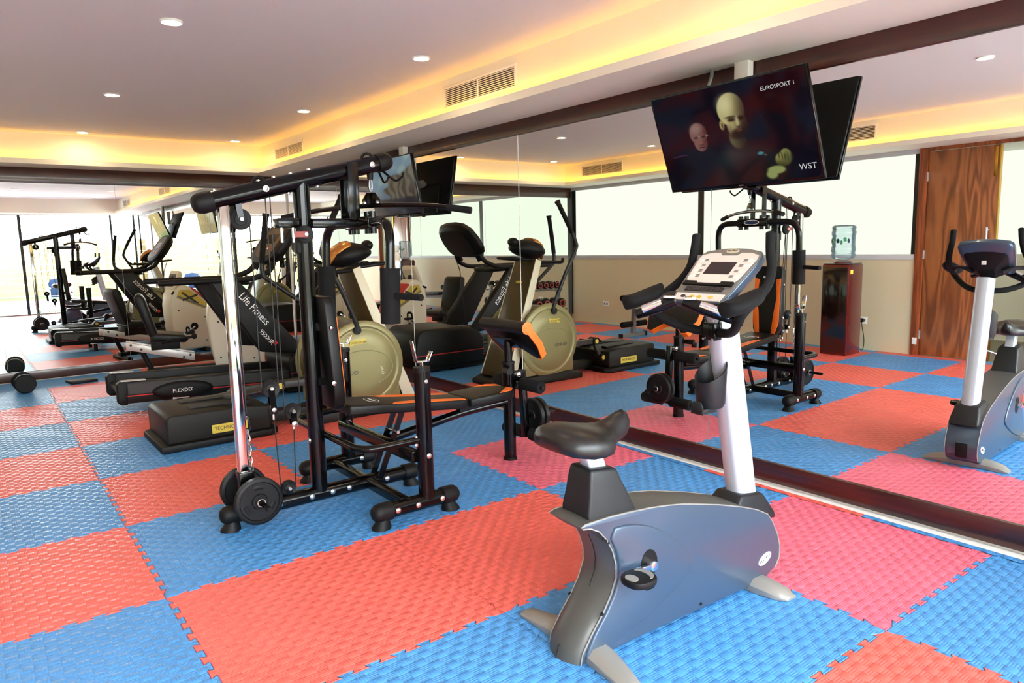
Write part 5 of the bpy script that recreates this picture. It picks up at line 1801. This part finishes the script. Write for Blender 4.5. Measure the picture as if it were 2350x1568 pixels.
RX0, RX1, RY = -.90, -.08, 9.30
rk = thing('dumbbell_rack', 'grey two tier dumbbell rack in front of the back mirror', 'rack', ((RX0 + RX1) / 2, RY, 0))
for x in (RX0 + .04, RX1 - .04):
    MB().bar((x, RY - .22, .025), (x, RY + .22, .025), .05, .05, side=(1, 0, 0)).build('foot', GREYM, rk, bev=.006)
    MB().bar((x, RY - .12, .03), (x, RY + .10, .72), .05, .05, side=(1, 0, 0)).build('upright', GREYM, rk, bev=.006)
for z, yc in ((.33, RY - .06), (.66, RY + .06)):
    for q in (-.07, .07):
        MB().bar((RX0, yc + q, z - .022), (RX1, yc + q, z - .022), .045, .02, side=(0, 1, 0)).build('shelf_rail', GREYM, rk)
DBM = {}
names = ['leftmost', 'second', 'third', 'fourth', 'fifth']
for z, yc, n_, Rr, tier in ((.33, RY - .06, 4, .082, 'lower'), (.66, RY + .06, 5, .062, 'upper')):
    for k in range(n_):
        x = RX0 + .155 + k * (RX1 - RX0 - .31) / (n_ - 1)
        lb = 'black dumbbell with a red ring, %s from the mirror corner on the %s rack tier' % (['fifth', 'fourth', 'third', 'second', 'first'][k + 5 - n_] if n_ == 5 else ['fourth', 'third', 'second', 'first'][k], tier)
        if tier not in DBM:
            t = thing('dumbbell', lb, 'dumbbell', (x, yc, z + Rr + .005), PI / 2, 'dumbbells on the rack', local=True)
            dumbbell_parts(t, .27, Rr, REDRING)
            DBM[tier] = t
        else:
            t = copy_tree(DBM[tier])
            t.location = (x, yc, z + Rr + .005)
            t['label'] = lb
        t.rotation_euler = (math.radians(0), 0, PI / 2)

def gym_bench(x, y0, y1, lb, roller):
    t = thing('weight_bench', lb, 'bench', (x, (y0 + y1) / 2, 0), group='grey framed benches')
    for y in (y0 + .06, y1 - .06):
        MB().bar((x - .25, y, .03), (x + .25, y, .03), .05, .06).build('foot', GREYM, t, bev=.006)
        for s in (-1, 1):
            MB().bar((x + s * .25, y, .03), (x + s * .285, y, .03), .06, .07).build('foot_cap', RUBBER, t)
    MB().bar((x, y0 + .06, .05), (x, y0 + .10, .36), .06, .05).build('post', GREYM, t)
    MB().bar((x, y1 - .06, .05), (x, y1 - .10, .66 if roller else .40), .06, .05).build('post', GREYM, t)
    MB().bar((x, y0 + .05, .34), (x, y1 - .10, .40), .06, .05).build('spine', GREYM, t)
    MB().bar((x, y0, .40), (x, y1 - .42, .45), .28, .07, side=(1, 0, 0)).build('pad', VINYL, t, bev=.02, seg=3)
    if roller:
        for z in (.20, .60):
            MB().cyl((x - .26, y1 - .08, z), (x + .26, y1 - .08, z), .012, n=8).build('roller_bar', GREYM, t)
            for s in (-1, 1):
                MB().cyl((x + s * .06, y1 - .08, z), (x + s * .26, y1 - .08, z), .045, n=16).build('foam_roller', FOAMK, t)
    return t


gym_bench(-.62, 5.95, 7.42, 'grey framed sit-up bench with foam rollers, seen in the mirror behind the gym', True)
# photographer's tripod at the edge of the back mirror's view
t = thing('tripod', 'black camera tripod reflected at the far left edge of the back mirror', 'tripod', (-.16, -.12, 0))
for k in range(3):
    a = 2 * PI * k / 3 + .4
    lg_ = MB().tube([(-.16 + .06 * math.cos(a), -.12 + .06 * math.sin(a), 1.05), (-.16 + .42 * math.cos(a), -.12 + .42 * math.sin(a), .01)], .013, 8).build('leg', CABLE, t)
    MB().ell((-.16 + .42 * math.cos(a), -.12 + .42 * math.sin(a), .015), .02, .02, .015).build('rubber_tip', RUBBER, lg_)
MB().cyl((-.16, -.12, .8), (-.16, -.12, 1.25), .017).build('centre_column', CABLE, t)
MB().cyl((-.16, -.12, 1.0), (-.16, -.12, 1.09), .05).build('collar', CABLE, t)
MB().box(-.20, -.12, -.16, -.08, 1.25, 1.30).build('head', CABLE, t, bev=.01)
